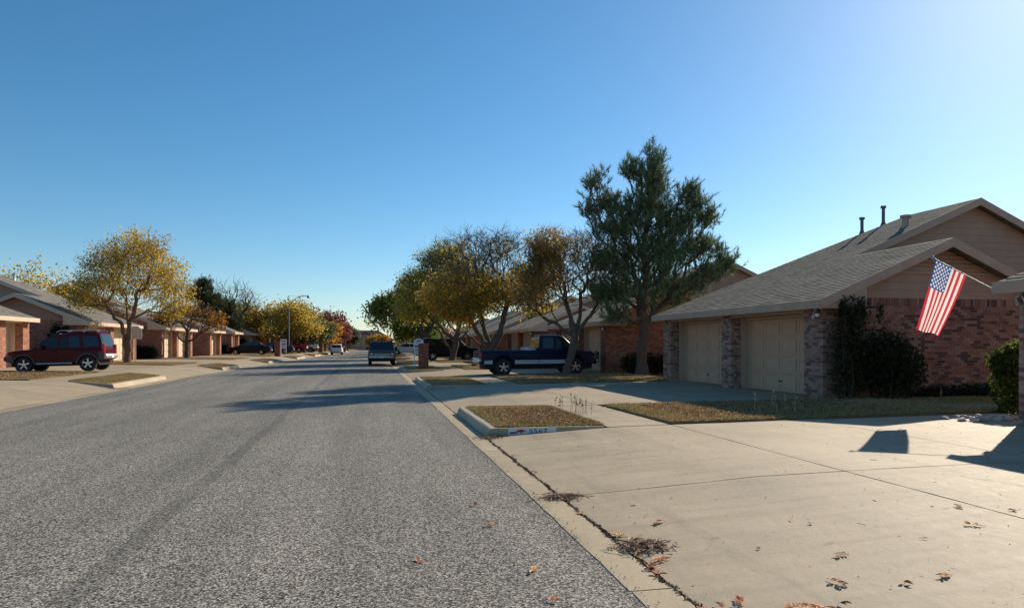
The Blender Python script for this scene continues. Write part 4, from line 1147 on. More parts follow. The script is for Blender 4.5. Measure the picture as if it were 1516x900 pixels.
def weed(label, loc, n, h, seed, sp=.15):
    rng = np.random.default_rng(seed); root = thing('dry_weed', label, 'weed', loc); b = MB(); q = []
    for k in range(n):
        a = rng.uniform(0, 2*PI); ll = h*rng.uniform(.55, 1.05); l = rng.uniform(.05, .5); s = Vector((rng.normal(0, sp*.5), rng.normal(0, sp*.5), 0))
        e = s+Vector((math.cos(a)*ll*l*.5, math.sin(a)*ll*l*.5, ll)); m = s+(e-s)*.55+Vector((rng.normal(0,.01), rng.normal(0,.01), .02))
        b.tube([s, m, e], [.005, .004, .003], 3, 0, False)
        for _ in range(5): q.append(np.array(s+(e-s)*rng.uniform(.5, 1.03))+rng.normal(0, .012, 3))
    b.build('stems', mat_plain('straw', (.36,.27,.17), .9, 0, .2), root)
    link_mesh('seed_heads', quads_mesh('seed_heads', leaf_quads(rng, np.array(q), .03, 1.8), palette_mix(rng, len(q), [(.42,.34,.24),(.30,.22,.13)], [1,1]), M['dead']), root)
weed('dry weed stalks growing at the pavement edge of the kerbside strip', (4.25, 13.6, .13), 16, .42, 5, .5)
weed('pale dry weed tuft in the front yard grass before the garage pillar', (8.1, 12.0, .19), 6, .5, 6, .45)
weed('short dry weed near the wall below the flag', (13.9, 14.1, .2), 3, .3, 7, .2)

# white stones by the right-hand hedge
rk = random.Random(15)
stone_m = mat_plain('river_stone', (.40,.36,.32), .85, 0, .25, 8, .3)
bed = thing('stone_bed', 'small bed of pale stones beside the shaded corner at the right edge', 'stones', (11.1, 10.45, .19))
for k in range(46):
    b = MB(); s = rk.uniform(.035, .085); vs = []
    prof = [(0,-.5),(.75,-.35),(1,.1),(.7,.6),(0,.8)]
    b.lathe([(r_*s*rk.uniform(.85,1.15), h_*s*.8) for r_, h_ in prof], 7, 'z')
    o = b.build('stone', stone_m, bed, 60); o.location = (rk.uniform(-.55,.75), rk.uniform(-.35,.4), .02); o.rotation_euler = (rk.uniform(-.4,.4), rk.uniform(-.4,.4), rk.uniform(0,6)); o.scale = (rk.uniform(.8,1.4), 1, 1)

# ------------------------------------------------------------------ vehicles (x forward, y left, z up)
PAINT = {}
def paint(c):
    if c not in PAINT: PAINT[c] = mat_paint({'maroon':'maroon_car_paint','navy':'navy_car_paint','black':'black_car_paint','silver':'silver_car_paint','green':'pewter_car_paint','blue':'blue_car_paint','red':'red_car_paint','white':'white_car_paint','dark':'dark_car_paint','grey':'light_grey_car_paint'}[c],
        {'maroon':(.075,.002,.005),'navy':(.004,.008,.028),'black':(.008,.008,.010),'silver':(.42,.43,.45),'green':(.055,.065,.06),'blue':(.008,.014,.05),'red':(.30,.012,.02),'white':(.72,.72,.70),'dark':(.006,.008,.012),'grey':(.50,.51,.52)}[c])
    return PAINT[c]

def interp(pts, x):
    if x <= pts[0][0]: return pts[0][1]
    for (a, za), (b, zb) in zip(pts, pts[1:]):
        if x <= b: return za+(zb-za)*(x-a)/max(1e-6, b-a)
    return pts[-1][1]

def wheel(root, x, y, R_, S, w_=.24, rim=.62, spokes=5):
    t = MB(); r = R_
    t.lathe([(rim*r,-w_/2),(r*.93,-w_/2),(r*.985,-w_*.40),(r,-w_*.25),(r,w_*.25),(r*.985,w_*.40),(r*.93,w_/2),(rim*r,w_/2)], 28, 'y')
    o = thing('wheel'); o.parent = root; o.location = (x, y, R_)
    t.build('tyre', M['rubber'], o, 40)
    m = MB(); yo = S*w_*.36
    m.lathe([(rim*r,yo*1.2),(rim*r*.97,yo*1.25),(rim*r*.86,yo*.9),(rim*r*.84,yo*.3)], 28, 'y')
    for k in range(spokes):
        a = 2*PI*k/spokes+.3
        u = Vector((math.cos(a), 0, math.sin(a))); v = Vector((-math.sin(a), 0, math.cos(a)))
        for wd0, wd1 in ((.20,.26),):
            p = [u*(.12*r)-v*wd0*.5*r*.8, u*(rim*.9*r)-v*wd1*.5*r*.75, u*(rim*.9*r)+v*wd1*.5*r*.75, u*(.12*r)+v*wd0*.5*r*.8]
            m.prism([q+Vector((0,yo*.75,0)) for q in p], (0, yo*.3, 0))
    m.lathe([(0,yo*1.12),(.14*r,yo*1.1),(.17*r,yo*.7)], 12, 'y')
    m.build('rim', M['chrome'], o, 40)
    d = MB(); d.lathe([(0,yo*.25),(rim*r*.85,yo*.25)], 20, 'y'); d.build('hub', M['dark'], o)
    return o

def car(name, label, cat, loc, rz, color, L, W, xw, Rw, top, roof, sill, zfloor=None, bed=None, tumble=.17, side_windows=(), doors=(), lower=None,
        front='car', rear='car', group=None, pitch=0, rails=False, mirrors=True, guard=False, see=(), rim=.62, extras=None, handle_z=None, hitch=False, cab_w=.93, plate=True, nose=.14, tail=.10):
    root = thing(name, label, cat, loc, rz, group)
    root.rotation_euler = (0, -pitch, rz)
    P = paint(color); hw0 = W/2; xr, xf = xw; Ra = Rw*1.22
    def hw(x):
        e = abs(x)/(L/2); k = nose if x > 0 else tail
        return hw0*(1-k*max(0, (e-.62)/.38)**2.2)
    def zl(x):
        z = interp(sill, x)
        for xc in (xr, xf):
            if abs(x-xc) < Ra: z = max(z, Rw+math.sqrt(max(0, Ra*Ra-(x-xc)**2)))
        return z
    xs = set(np.round(np.linspace(-L/2, L/2, 70), 3))
    for xc in (xr, xf):
        for k in range(17): xs.add(round(xc+Ra*math.cos(PI*k/16), 3))
        xs.add(round(xc-Ra-.004, 3)); xs.add(round(xc+Ra+.004, 3))
    for q in top: xs.add(round(q[0], 3))
    if bed: xs |= {round(bed[0],3), round(bed[0]+.006,3), round(bed[1],3), round(bed[1]-.006,3)}
    xs = sorted(x for x in xs if -L/2-1e-6 <= x <= L/2+1e-6)
    b = MB(); n = 0
    for x in xs:
        zs = interp(top, x); z0 = min(zl(x), zs-.12); h = hw(x); zin = zs+.012
        endk = max(0, (abs(x)-(L/2-.07))/.07)
        inb = bed and bed[0]+.003 < x < bed[1]-.003
        if inb: zin = zfloor
        sec = [(0,z0),(h*.90,z0),(h*.985,z0+.04),(h,max(z0+.05,(z0+zs)/2)),(h*.985,max(z0+.06,zs-.09)),(h*.955,max(z0+.07,zs-.015)),(h*.90,zs),(h*.87,zs+.004 if not inb else zin),(0,zin)]
        sec = [(y*(1-.06*endk), z) for y, z in sec]
        full = sec+[(-y, z) for y, z in sec[-2:0:-1]]
        for y, z in full: b.v.append((x, y, z))
        n = len(full)
    for i in range(len(xs)-1):
        for k in range(n): b.f.append([i*n+k, i*n+(k+1) % n, (i+1)*n+(k+1) % n, (i+1)*n+k]); b.m.append(0)
    b.f.append(list(range(n-1,-1,-1))); b.m.append(0); e = (len(xs)-1)*n; b.f.append([e+k for k in range(n)]); b.m.append(0)
    b.build('body', P, root, 32)
    # cabin
    if roof:
        rx = []
        for (a, za), (c, zc) in zip(roof, roof[1:]):
            k = 4
            rx += [a+(c-a)*q/k for q in range(k)]
        rx.append(roof[-1][0])
        c = MB(); zmax = max(z for _, z in roof)
        def cabhw(x, z):
            zb = interp(top, x); return hw(x)*cab_w-tumble*max(0, z-zb)
        for x in rx:
            zr_ = max(interp(roof, x), interp(top, x)-.02); zb = interp(top, x)-.03
            zsd = max(zb, zr_-.05); h0 = hw(x)*cab_w; h1 = h0-tumble*max(0, zsd-zb); h2 = h1-.06*min(1,(zr_-zb)/.3)
            sec = [(0,zb),(h0,zb),((h0+h1)/2,(zb+zsd)/2),(h1,zsd),(h2,zr_),(h2*.5,zr_+.018),(0,zr_+.022)]
            full = sec+[(-y, z) for y, z in sec[-2:0:-1]]
            for p in full: c.v.append((x, *p))
            n = len(full)
        for i in range(len(rx)-1):
            for k in range(n): c.f.append([i*n+k, i*n+(k+1) % n, (i+1)*n+(k+1) % n, (i+1)*n+k]); c.m.append(0)
        c.f.append(list(range(n-1,-1,-1))); c.f.append([(len(rx)-1)*n+k for k in range(n)]); c.m += [0,0]
        c.build('cabin', P, root, 40)
        def sidept(x, z, S, o): return (x, S*(cabhw(x, z)+o), z)
        for k, win in enumerate(side_windows):
            for S in (-1, 1):
                g = MB(); pts = [sidept(x, z, S, .007) for x, z in win]; g.prism(pts, (0, -S*.004, 0))
                g.build('side_window', M['glass_see'] if k in see else M['glass'], root)
        # windscreen and rear window follow the sloping ends of the cabin
        def screen(a, c, nm):
            (x0, z0), (x1, z1) = a, c
            t0, t1 = .10, .90
            q = []
            for t in (t0, t1):
                x, z = x0+(x1-x0)*t, z0+(z1-z0)*t
                h = cabhw(x, max(interp(top, x)-.03, z-.05))-.075
                q.append((x, h, z+.02))
            nx = (z1-z0); nz = -(x1-x0); l = math.hypot(nx, nz); s = 1 if nm == 'windscreen' else -1
            nx, nz = nx/l, nz/l
            if nz < 0: nx, nz = -nx, -nz
            o = .012; g = MB()
            pts = [(q[0][0]+nx*o,-q[0][1],q[0][2]+nz*o),(q[0][0]+nx*o,q[0][1],q[0][2]+nz*o),(q[1][0]+nx*o,q[1][1],q[1][2]+nz*o),(q[1][0]+nx*o,-q[1][1],q[1][2]+nz*o)]
            g.prism(pts, (-nx*.01,0,-nz*.01)); g.build(nm, M['glass'], root)
        screen(roof[-1], roof[-2], 'windscreen'); screen(roof[0], roof[1], 'rear_window')
        # seats show through the clear front windows
        if see:
            for S in (-1, 1):
                sm = MB(); xm = roof[-2][0]-.35; zb = interp(top, xm); sm.bev(xm-.18, S*.38-.2, zb-.3, xm-.02, S*.38+.2, zb+.28, .05); sm.bev(xm-.16, S*.38-.1, zb+.29, xm-.06, S*.38+.1, zb+.44, .03); sm.build('seat', M['seat'], root)
    # inner darkness of the wheel arches
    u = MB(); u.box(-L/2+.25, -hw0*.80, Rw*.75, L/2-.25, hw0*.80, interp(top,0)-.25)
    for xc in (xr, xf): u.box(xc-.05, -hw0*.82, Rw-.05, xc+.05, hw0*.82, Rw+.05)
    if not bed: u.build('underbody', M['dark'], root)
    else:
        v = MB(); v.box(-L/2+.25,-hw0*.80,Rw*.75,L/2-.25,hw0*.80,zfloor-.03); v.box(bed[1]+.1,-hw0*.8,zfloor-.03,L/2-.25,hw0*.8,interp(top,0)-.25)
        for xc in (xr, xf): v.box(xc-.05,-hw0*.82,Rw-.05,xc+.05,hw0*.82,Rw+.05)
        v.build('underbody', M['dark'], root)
    for xc in (xr, xf):
        for S in (-1, 1): wheel(root, xc, S*(hw0-.13), Rw, S, .25, rim)
    # arch lips / flares
    for xc in (xr, xf):
        for S in (-1, 1):
            a = MB(); pts = [(xc+Ra*math.cos(PI*k/14), S*(hw(xc)*1.0+.004), Rw+Ra*math.sin(PI*k/14)) for k in range(15)]
            a.tube(pts, .022 if lower != 'flare' else .05, 5); a.build('wheel_arch', P if lower != 'flare' else M['plastic'], root, 60)
    # door panels: thin skins with a gap around them
    for (a, c, z0, z1) in doors:
        for S in (-1, 1):
            d = MB(); y0 = lambda x: S*(hw(x)*1.0+.001)
            d.prism([(a,y0(a),z0),(c,y0(c),z0),(c,y0(c),z1),(a,y0(a),z1)], (0, S*.007, 0)); o = d.build('door', P, root)
            h = MB(); hx = a+.14; hz = z1-.10; h.bev(hx-.09, S*(hw(hx)+.006), hz-.016, hx+.09, S*(hw(hx)+.035), hz+.016, .008); h.build('handle', P if color != 'white' else M['plastic'], o)
    if lower not in (None, 'flare'):
        for S in (-1, 1):
            for (a, c, z0, z1) in lower:
                d = MB(); d.prism([(a,S*(hw(a)+.009),z0),(c,S*(hw(c)+.009),z0),(c,S*(hw(c)+.006),z1),(a,S*(hw(a)+.006),z1)], (0, S*.007, 0)); d.build('lower_trim', paint('silver'), root)
    F = L/2; zt = interp(top, F-.05); zbt = interp(sill, F)
    zr0 = interp(top, -F+.02); zb0 = interp(sill, -F)
    tall = front != 'car'
    # front: bumper, grille, headlights
    bm_ = M['chrome'] if front == 'truck' else (M['plastic'] if front == 'suv' else P)
    q = MB(); q.bev(F-.14, -hw(F)*.98, zbt+.02, F+.07, hw(F)*.98, zbt+.25, .05); q.build('front_bumper', bm_, root, 40)
    gz0, gz1 = zbt+.29, zt-.06
    gw = .62 if front == 'truck' else .46 if tall else .35
    if front == 'truck': gz0 -= .03
    q = MB(); q.bev(F-.05, -gw, gz0, F+.02, gw, gz1, .02); gr = q.build('grille', M['black_plastic'], root)
    q = MB(); nb = 2
    for k in range(nb): z = gz0+(gz1-gz0)*(k+.5)/nb; q.box(F+.0205, -gw+.04, z-.012, F+.034, gw-.04, z+.012)
    q.build('grille_bar', M['chrome'], gr)
    for S in (-1, 1):
        y1 = S*hw(F)*.93; q = MB(); q.bev(F-.16, S*(gw+.02), gz0+.04, F+.012, y1, gz1+.0, .02) if S > 0 else q.bev(F-.16, y1, gz0+.04, F+.012, S*(gw+.02), gz1, .02)
        hl = q.build('headlight', M['lens'], root)
        q = MB(); a0, a1 = sorted((S*hw(F-.12)*.93, S*(hw(F-.2)+.012))); q.bev(F-.20, a0, gz0+.06, F-.10, a1, gz1-.04, .01); q.build('turn_signal', M['amber'], hl)
    # rear: bumper, tail lights, plate
    q = MB(); q.bev(-F-.09, -hw(-F)*.98, zb0+.02, -F+.12, hw(-F)*.98, zb0+.23, .05); q.build('rear_bumper', M['chrome'] if rear == 'truck' else (M['galv'] if rear == 'suv' else P), root, 40)
    for S in (-1, 1):
        y1 = S*hw(-F)*.985+S*.012; y0 = S*hw(-F)*.80
        za, zb = (zr0-.34, zr0-.06) if rear != 'suv' else (zr0-.30, zr0+.22)
        if rear == 'car': za, zb = zr0-.25, zr0-.06
        q = MB(); q.bev(-F-.012, min(y0,y1), za, -F+.11, max(y0,y1), zb, .015); q.build('taillight', M['red_lens'], root)
    if plate:
        q = MB(); q.box(F+.071, -.15, zbt+.07, F+.078, .15, zbt+.21); q.build('licence_plate', M['white'], root)
        q = MB(); q.box(-F-.098, -.15, zb0+.05, -F-.091, .15, zb0+.19); q.build('licence_plate', M['white'], root)
    if mirrors and roof:
        xm = roof[-1][0]-.42; zm = interp(top, xm)+.10
        for S in (-1, 1):
            q = MB(); y = hw(xm)*cab_w+.02; a0, a1 = sorted((S*(y+.02), S*(y+.24))); q.bev(xm-.05, a0, zm-.08, xm+.08, a1, zm+.10, .03); q.box(xm-.02, min(S*(y-.06), S*(y+.03)), zm-.05, xm+.03, max(S*(y-.06), S*(y+.03)), zm+.01)
            q.build('mirror', M['black_plastic'] if front != 'car' else P, root, 40)
    if rails:
        zt_ = max(z for _, z in roof)
        for S in (-1, 1):
            y = S*(hw0*cab_w-tumble*(zt_-interp(top,0))-.12); a, c = roof[1][0]+.1, roof[-2][0]-.1
            q = MB(); q.tube([(a,y,zt_+.0),(a+.08,y,zt_+.085),(c-.15,y,zt_+.085),(c,y,zt_+.0)], .024, 8)
            for t in (.35,.7): xx = a+(c-a)*t; q.tube([(xx,y,zt_),(xx,y,zt_+.085)], .02, 6)
            q.build('roof_rail', M['galv'], root, 50)
        for t in (.15, .55, .93):
            q = MB(); xx = roof[1][0]+.2+(roof[-2][0]-roof[1][0]-.4)*t; q.box(xx-.03,-y if y>0 else y,zt_+.07,xx+.03,y if y>0 else -y,zt_+.095); q.build('cross_bar', M['galv'], root)
    if extras: extras(root, dict(L=L, hw=hw, hw0=hw0, top=top, F=F))
    return root

# maroon sport utility vehicle, left drive, nose to the house
def xtra(root, k):
    F = k['F']
    for S in (-1, 1):      # side step, grey lower cladding
        q = MB(); q.tube([(-.75,S*.92,.40),(.72,S*.92,.40)], .045, 8); q.build('side_step', M['galv'], root, 50)
        q = MB(); a = S*(k['hw'](-F+.3)+.002); q.prism([(-F+.02,S*(k['hw'](-F)+.004),.56),(-1.84,a,.56),(-1.84,a,.92),(-F+.02,S*(k['hw'](-F)+.004),.92)], (0,S*.012,0)); q.build('cladding', M['plastic'], root)
        q = MB(); q.prism([(1.70,S*(k['hw'](1.72)+.004),.50),(F-.1,S*(k['hw'](F-.1)+.02),.50),(F-.1,S*(k['hw'](F-.1)+.02),.85),(1.70,S*(k['hw'](1.72)+.004),.78)], (0,S*.012,0)); q.build('cladding', M['plastic'], root)
    q = MB(); q.bev(-.1,-.52,1.73,.30,.52,1.79,.03); q.build('roof_basket', M['black_plastic'], root, 40)
    q = MB(); q.bev(-1.62,-.5,1.86,-.55,.5,1.88,.008); q.build('roof_panel', P_('maroon'), root)
def P_(c): return paint(c)
car('suv', 'maroon sport utility vehicle with roof rack parked nose to the left house', 'car', (-13.47, 34.05, .355), PI, 'maroon', 4.13, 1.80, (-1.385,1.255), .37,
    [(-2.065,1.00),(-1.98,1.06),(.56,1.07),(.81,1.075),(1.41,1.04),(1.9,.97),(2.01,.88),(2.065,.78)],
    [(-2.03,1.05),(-1.86,1.74),(-1.66,1.83),(-.53,1.82),(-.18,1.745),(.10,1.735),(.92,1.09)],
    [(-2.065,.56),(-1.9,.52),(-1.1,.40),(.9,.40),(1.75,.44),(2.065,.52)], side_windows=[[(-1.85,1.17),(-1.24,1.13),(-1.14,1.62),(-1.74,1.66)],[(-1.06,1.13),(-.60,1.13),(-.58,1.62),(-1.0,1.63)],[(-.54,1.13),(-.23,1.13),(-.25,1.60),(-.53,1.61)],[(-.13,1.13),(.76,1.13),(.20,1.60),(-.15,1.60)]],
    doors=[(-.10,.87,.46,1.03),(-1.0,-.13,.46,1.03)], lower='flare', front='suv', rear='suv', pitch=-.022, rails=True, see=(2,3), extras=xtra, rim=.66).scale = (.955,.955,.955)

# navy pickup with silver lower body, right drive
def f150(root, k):
    F = k['F']
    q = MB(); q.bev(-.56,-.72,1.02,-.10,.72,1.30,.02); q.build('toolbox', M['galv'], root, 40)
    q = MB()     # brush guard over the grille
    for y in (-.42,.42): q.tube([(F+.02,y,.48),(F+.15,y,.62),(F+.15,y,1.02),(F+.06,y,1.10)], .035, 8)
    for z in (.62,.78,.94,1.02): q.tube([(F+.05,-.86,z),(F+.14,-.7,z),(F+.15,0,z),(F+.14,.7,z),(F+.05,.86,z)], .026, 8)
    for y in (-.86,.86): q.tube([(F+.05,y,.56),(F+.06,y,1.02)], .028, 8)
    q.build('brush_guard', M['black_plastic'], root, 60)
    q = MB(); q.tube([(-F-.02,0,.50),(-F-.22,0,.46),(-F-.24,0,.52)], .03, 8); q.build('tow_hitch', M['dark'], root, 60)
    q = MB(); q.box(-F-.012,-.72,.72,-F+.0,.72,1.02); q.build('tailgate', P_('navy'), root)
    q = MB(); q.box(-F-.02,-.16,.86,-F-.0121,.16,.93); q.build('tailgate_handle', M['black_plastic'], root)
car('pickup_truck', 'dark blue extended cab pickup truck with silver lower panels and brush guard', 'pickup truck', (7.78, 31.2, .145), 0, 'navy', 5.62, 1.98, (-1.72,1.70), .395,
    [(-2.81,1.16),(-2.7,1.17),(-.02,1.17),(0,1.17),(1.10,1.20),(1.5,1.17),(2.45,1.08),(2.70,.98),(2.81,.86)],
    [(-.02,1.15),(.06,1.79),(.22,1.865),(.85,1.87),(1.10,1.82),(1.92,1.17)] if False else [(-.06,1.15),(.03,1.80),(.2,1.86),(.95,1.865),(1.14,1.82),(1.80,1.20)],
    [(-2.81,.60),(-2.4,.54),(-1,.50),(1,.50),(2.3,.50),(2.81,.52)], .78, (-2.70,-.06), .14,
    [[(.12,1.25),(.66,1.25),(.66,1.74),(.16,1.74)],[(.76,1.25),(1.62,1.25),(1.12,1.74),(.78,1.74)]],
    doors=[(.72,1.62,.56,1.12),(-.0,.69,.56,1.12)], lower=[(-2.62,-2.24,.55,.71),(-1.20,-.05,.54,.72),(-.03,1.18,.54,.72)], front='truck', rear='truck', extras=f150, see=(1,), pitch=.006, nose=.10, tail=.05, cab_w=.945, rim=.60)

# pewter pickup at the kerb, facing the camera
car('parked_pickup', 'pewter pickup parked at the right kerb facing the camera', 'pickup truck', (1.0, 53.0, .012), -PI/2, 'green', 5.3, 1.95, (-1.65,1.62), .39,
    [(-2.65,1.12),(-.2,1.13),(1.15,1.16),(1.6,1.13),(2.4,1.08),(2.58,1.0),(2.65,.88)],
    [(-.06,1.12),(.0,1.72),(.16,1.77),(.85,1.775),(1.05,1.74),(1.72,1.14)],
    [(-2.65,.58),(-1,.46),(1,.46),(2.65,.48)], .75, (-2.55,-.08), .13, [[(.14,1.2),(.62,1.2),(.62,1.66),(.16,1.66)],[(.7,1.2),(1.54,1.2),(1.06,1.66),(.72,1.66)]],
    doors=[(.66,1.55,.54,1.1)], front='truck', rear='truck', nose=.08, tail=.05)

# dark van like SUV behind the right mailbox
car('suv', 'dark full size SUV behind the brick mailbox on the right', 'car', (6.95, 59.15, .15), 0, 'dark', 5.1, 1.95, (-1.5,1.5), .385,
    [(-2.55,1.12),(-2.4,1.16),(1.2,1.17),(1.5,1.14),(2.35,1.08),(2.5,.98),(2.55,.85)],
    [(-2.5,1.14),(-2.28,1.80),(-2.1,1.87),(.5,1.885),(.85,1.85),(1.55,1.18)],
    [(-2.55,.55),(-1,.45),(1,.45),(2.55,.48)], side_windows=[[(-2.2,1.24),(-1.15,1.24),(-1.15,1.75),(-2.1,1.75)],[(-1.05,1.24),(-.1,1.24),(-.1,1.75),(-1.05,1.75)],[(0,1.24),(1.33,1.24),(.86,1.75),(0,1.75)]],
    doors=[(0,1.35,.52,1.12),(-1.05,-.03,.52,1.12)], lower=None, front='truck', rear='suv', rails=True, see=(2,))

SED = dict(top=[(-2.3,.86),(-2.2,.96),(-1.3,.99),(.9,.98),(1.2,.95),(2.05,.82),(2.22,.72),(2.3,.60)], roof=[(-1.75,.97),(-.95,1.38),(-.7,1.43),(.1,1.44),(.35,1.41),(1.15,.96)],
           sill=[(-2.3,.42),(-1,.24),(1,.24),(2.3,.30)], side_windows=[[(-1.32,1.03),(-.42,1.02),(-.42,1.36),(-.86,1.35)],[(-.34,1.02),(.92,1.01),(.32,1.36),(-.34,1.37)]],
           doors=[(-.3,.85,.30,.93),(-1.2,-.36,.30,.93)])
car('sedan', 'black sedan parked in the left driveway before the brick mailbox', 'car', (-13.0, 80.3, .37), PI, 'black', 4.6, 1.74, (-1.33,1.35), .32, rim=.68, **SED)
car('sedan', 'dark blue car parked behind the left brick mailbox', 'car', (-11.3, 87.2, .36), PI, 'blue', 4.6, 1.74, (-1.33,1.35), .32, rim=.68, **SED)
PK = dict(top=[(-2.65,1.12),(-.2,1.13),(1.15,1.16),(1.6,1.13),(2.4,1.08),(2.58,1.0),(2.65,.88)], roof=[(-.06,1.12),(.0,1.72),(.16,1.77),(.85,1.775),(1.05,1.74),(1.72,1.14)],
          sill=[(-2.65,.58),(-1,.46),(1,.46),(2.65,.48)], zfloor=.75, bed=(-2.55,-.08), tumble=.13, side_windows=[[(.14,1.2),(.62,1.2),(.62,1.66),(.16,1.66)],[(.7,1.2),(1.54,1.2),(1.06,1.66),(.72,1.66)]], doors=[(.66,1.55,.54,1.1)], front='truck', rear='truck')
car('pickup_truck', 'red pickup truck past the street lamp on the left', 'pickup truck', (-10.9, 97.5, .36), PI, 'red', 5.3, 1.95, (-1.65,1.62), .39, **PK)
car('pickup_truck', 'white pickup truck under the dark oak on the left', 'pickup truck', (-10.0, 106.5, .33), PI*.97, 'white', 5.3, 1.95, (-1.65,1.62), .39, **PK)
HB = dict(top=[(-2.0,.9),(-1.9,1.0),(.9,1.0),(1.3,.96),(1.9,.84),(2.0,.7)], roof=[(-1.95,.98),(-1.72,1.45),(-1.5,1.52),(.1,1.53),(.4,1.49),(1.2,.98)], sill=[(-2.0,.42),(-1,.27),(1,.27),(2.0,.34)],
          side_windows=[[(-1.55,1.05),(-.5,1.05),(-.5,1.43),(-1.45,1.43)],[(-.42,1.05),(.95,1.05),(.4,1.43),(-.42,1.43)]], doors=[(-.4,.85,.34,.95)])
car('hatchback', 'small white car on the left side of the road far ahead', 'car', (-4.5, 103.0, .012), PI/2, 'white', 4.0, 1.70, (-1.2,1.25), .31, **HB)
car('hatchback', 'pale grey car in a far right driveway behind the parked pickup', 'car', (5.2, 93, .16), PI*.94, 'grey', 4.1, 1.75, (-1.25,1.28), .33, **HB)

# ------------------------------------------------------------------ flag on its pole, fixed to the corner fascia at the right edge
def flag():
    root = thing('flag', 'american flag hanging from an angled white pole off the right-hand eave', 'flag', (10.80, 9.78, 2.50))
    O = Vector(root.location)
    A, T = Vector((10.80, 9.80, 2.51))-O, Vector((10.91, 11.29, 3.28))-O
    d = (T-A).normalized()
    b = MB(); b.tube([A, T], [.011, .009], 10); b.build('pole', mat_plain('white_pole', (.40,.385,.36), .5, 0, .05), root, 60)
    b = MB(); b.lathe([(0,-.04),(.03,-.02),(.036,.0),(.03,.025),(0,.04)], 12, 'z', T+d*.02); b.build('finial', M['galv'], root, 60)
    b = MB(); b.tube([A-d*.02, A+d*.14], .022, 10); b.lathe([(0,-.012),(.05,-.012),(.05,.0),(0,.0)], 12, 'y', A+Vector((0,.0,0))); b.build('bracket', M['galv'], root, 60)
    h0, h1 = T-d*.06, T-d*.90
    f0, f1 = Vector((10.65,11.44,1.90))-O, Vector((11.07,11.34,1.75))-O
    ax = (f0-h0).cross(h1-h0).normalized()
    def P(s, t):
        # hoist edge along the pole, fly edge below; cloth gathers into folds towards the fly
        e = t*t*(3-2*t)
        p = (h0.lerp(h1, s)).lerp(f0.lerp(f1, s), t)
        amp = .005+.016*e
        fold = math.sin(s*2*PI*1.6+1.2+t*1.4)*.75+math.sin(s*2*PI*2.9+t*2.2+.4)*.35
        sag = -.05*math.sin(PI*s)*(1-t)*0+.02*math.sin(PI*t)
        return p+ax*(amp*fold)+Vector((.03*math.sin(PI*t), 0, sag-.02*math.sin(2*PI*s)*e))
    red = mat_plain('flag_red', (.62,.035,.055), .85, 0, .05, 5); wh = mat_plain('flag_white', (.80,.76,.70), .85, 0, .04, 5); bl = mat_plain('flag_blue', (.03,.10,.30), .85, 0, .06, 5)
    def cloth_mat(m):
        nt = m.node_tree; pr = [n for n in nt.nodes if n.type == 'BSDF_PRINCIPLED'][0]
        tr = nt.nodes.new('ShaderNodeBsdfTranslucent'); mx = nt.nodes.new('ShaderNodeMixShader'); mx.inputs[0].default_value = .6
        l = pr.inputs['Base Color'].links[0].from_socket; nt.links.new(l, tr.inputs[0]); o = [n for n in nt.nodes if n.type == 'OUTPUT_MATERIAL'][0]
        nt.links.new(pr.outputs[0], mx.inputs[1]); nt.links.new(tr.outputs[0], mx.inputs[2]); nt.links.new(mx.outputs[0], o.inputs[0]); return m
    for m in (red, wh, bl): cloth_mat(m)
    NT, CT = 40, 16
    # s = 0 is the tip end where the canton is; stripe k runs down the fly; canton covers 7 stripes and 40 % of the length
    for k in range(13):
        t0 = CT if k < 7 else 0
        b = MB(); sub = 4
        for i in range(sub+1):
            for j in range(t0, NT+1): b.v.append(tuple(P((k+i/sub)/13, j/NT)))
        n = NT+1-t0
        for i in range(sub):
            for j in range(n-1): b.f.append([i*n+j, (i+1)*n+j, (i+1)*n+j+1, i*n+j+1]); b.m.append(0)
        b.build('stripe', red if (12-k) % 2 == 0 else wh, root, 180)
    NS, NC = 78, 66
    stars = [((7/13)*((q+1)/10), .4*((c*2+1+(q % 2))/12)) for q in range(9) for c in range(6 if q % 2 == 0 else 5)]
    HO, FL = .92, 1.42
    def in_star(s, t):
        for a, c in stars:
            x, y = (s-a)*HO, (t-c)*FL; r_ = math.hypot(x, y)
            if r_ < .031:
                k = (math.atan2(x, -y)*5/(2*PI)) % 1.0; k = abs(k-.5)*2
                if r_ < .013+(.031-.013)*k: return True
        return False
    fb, fs = MB(), MB()
    vs = [tuple(P(i/NS*7/13, j/NC*.4)) for i in range(NS+1) for j in range(NC+1)]
    for i in range(NS):
        for j in range(NC):
            q = [i*(NC+1)+j, (i+1)*(NC+1)+j, (i+1)*(NC+1)+j+1, i*(NC+1)+j+1]
            m = fs if in_star((i+.5)/NS*7/13, (j+.5)/NC*.4) else fb
            m.add([vs[k] for k in q], [(0,1,2,3)])
    can = fb.build('canton', bl, root, 180); tag(fs.build('stars', wh, can), kind='stuff')
    b = MB()      # sleeve round the pole and two frayed ends
    for k in range(3):
        s = (.15, .5, .85)[k]; p = P(s, 0); b.lathe([(.016,-.012),(.021,0),(.016,.012)], 8, 'z', p)
    b.build('clip', M['galv'], root)
    for s in (.02, .72):
        p = P(s, 1); b = MB(); b.tube([p, p+Vector((.012,.01,-.05)), p+Vector((-.006,.0,-.10)), p+Vector((.01,.01,-.15))], [.012,.008,.006,.012], 5); b.build('frayed_end', red, root)
flag()

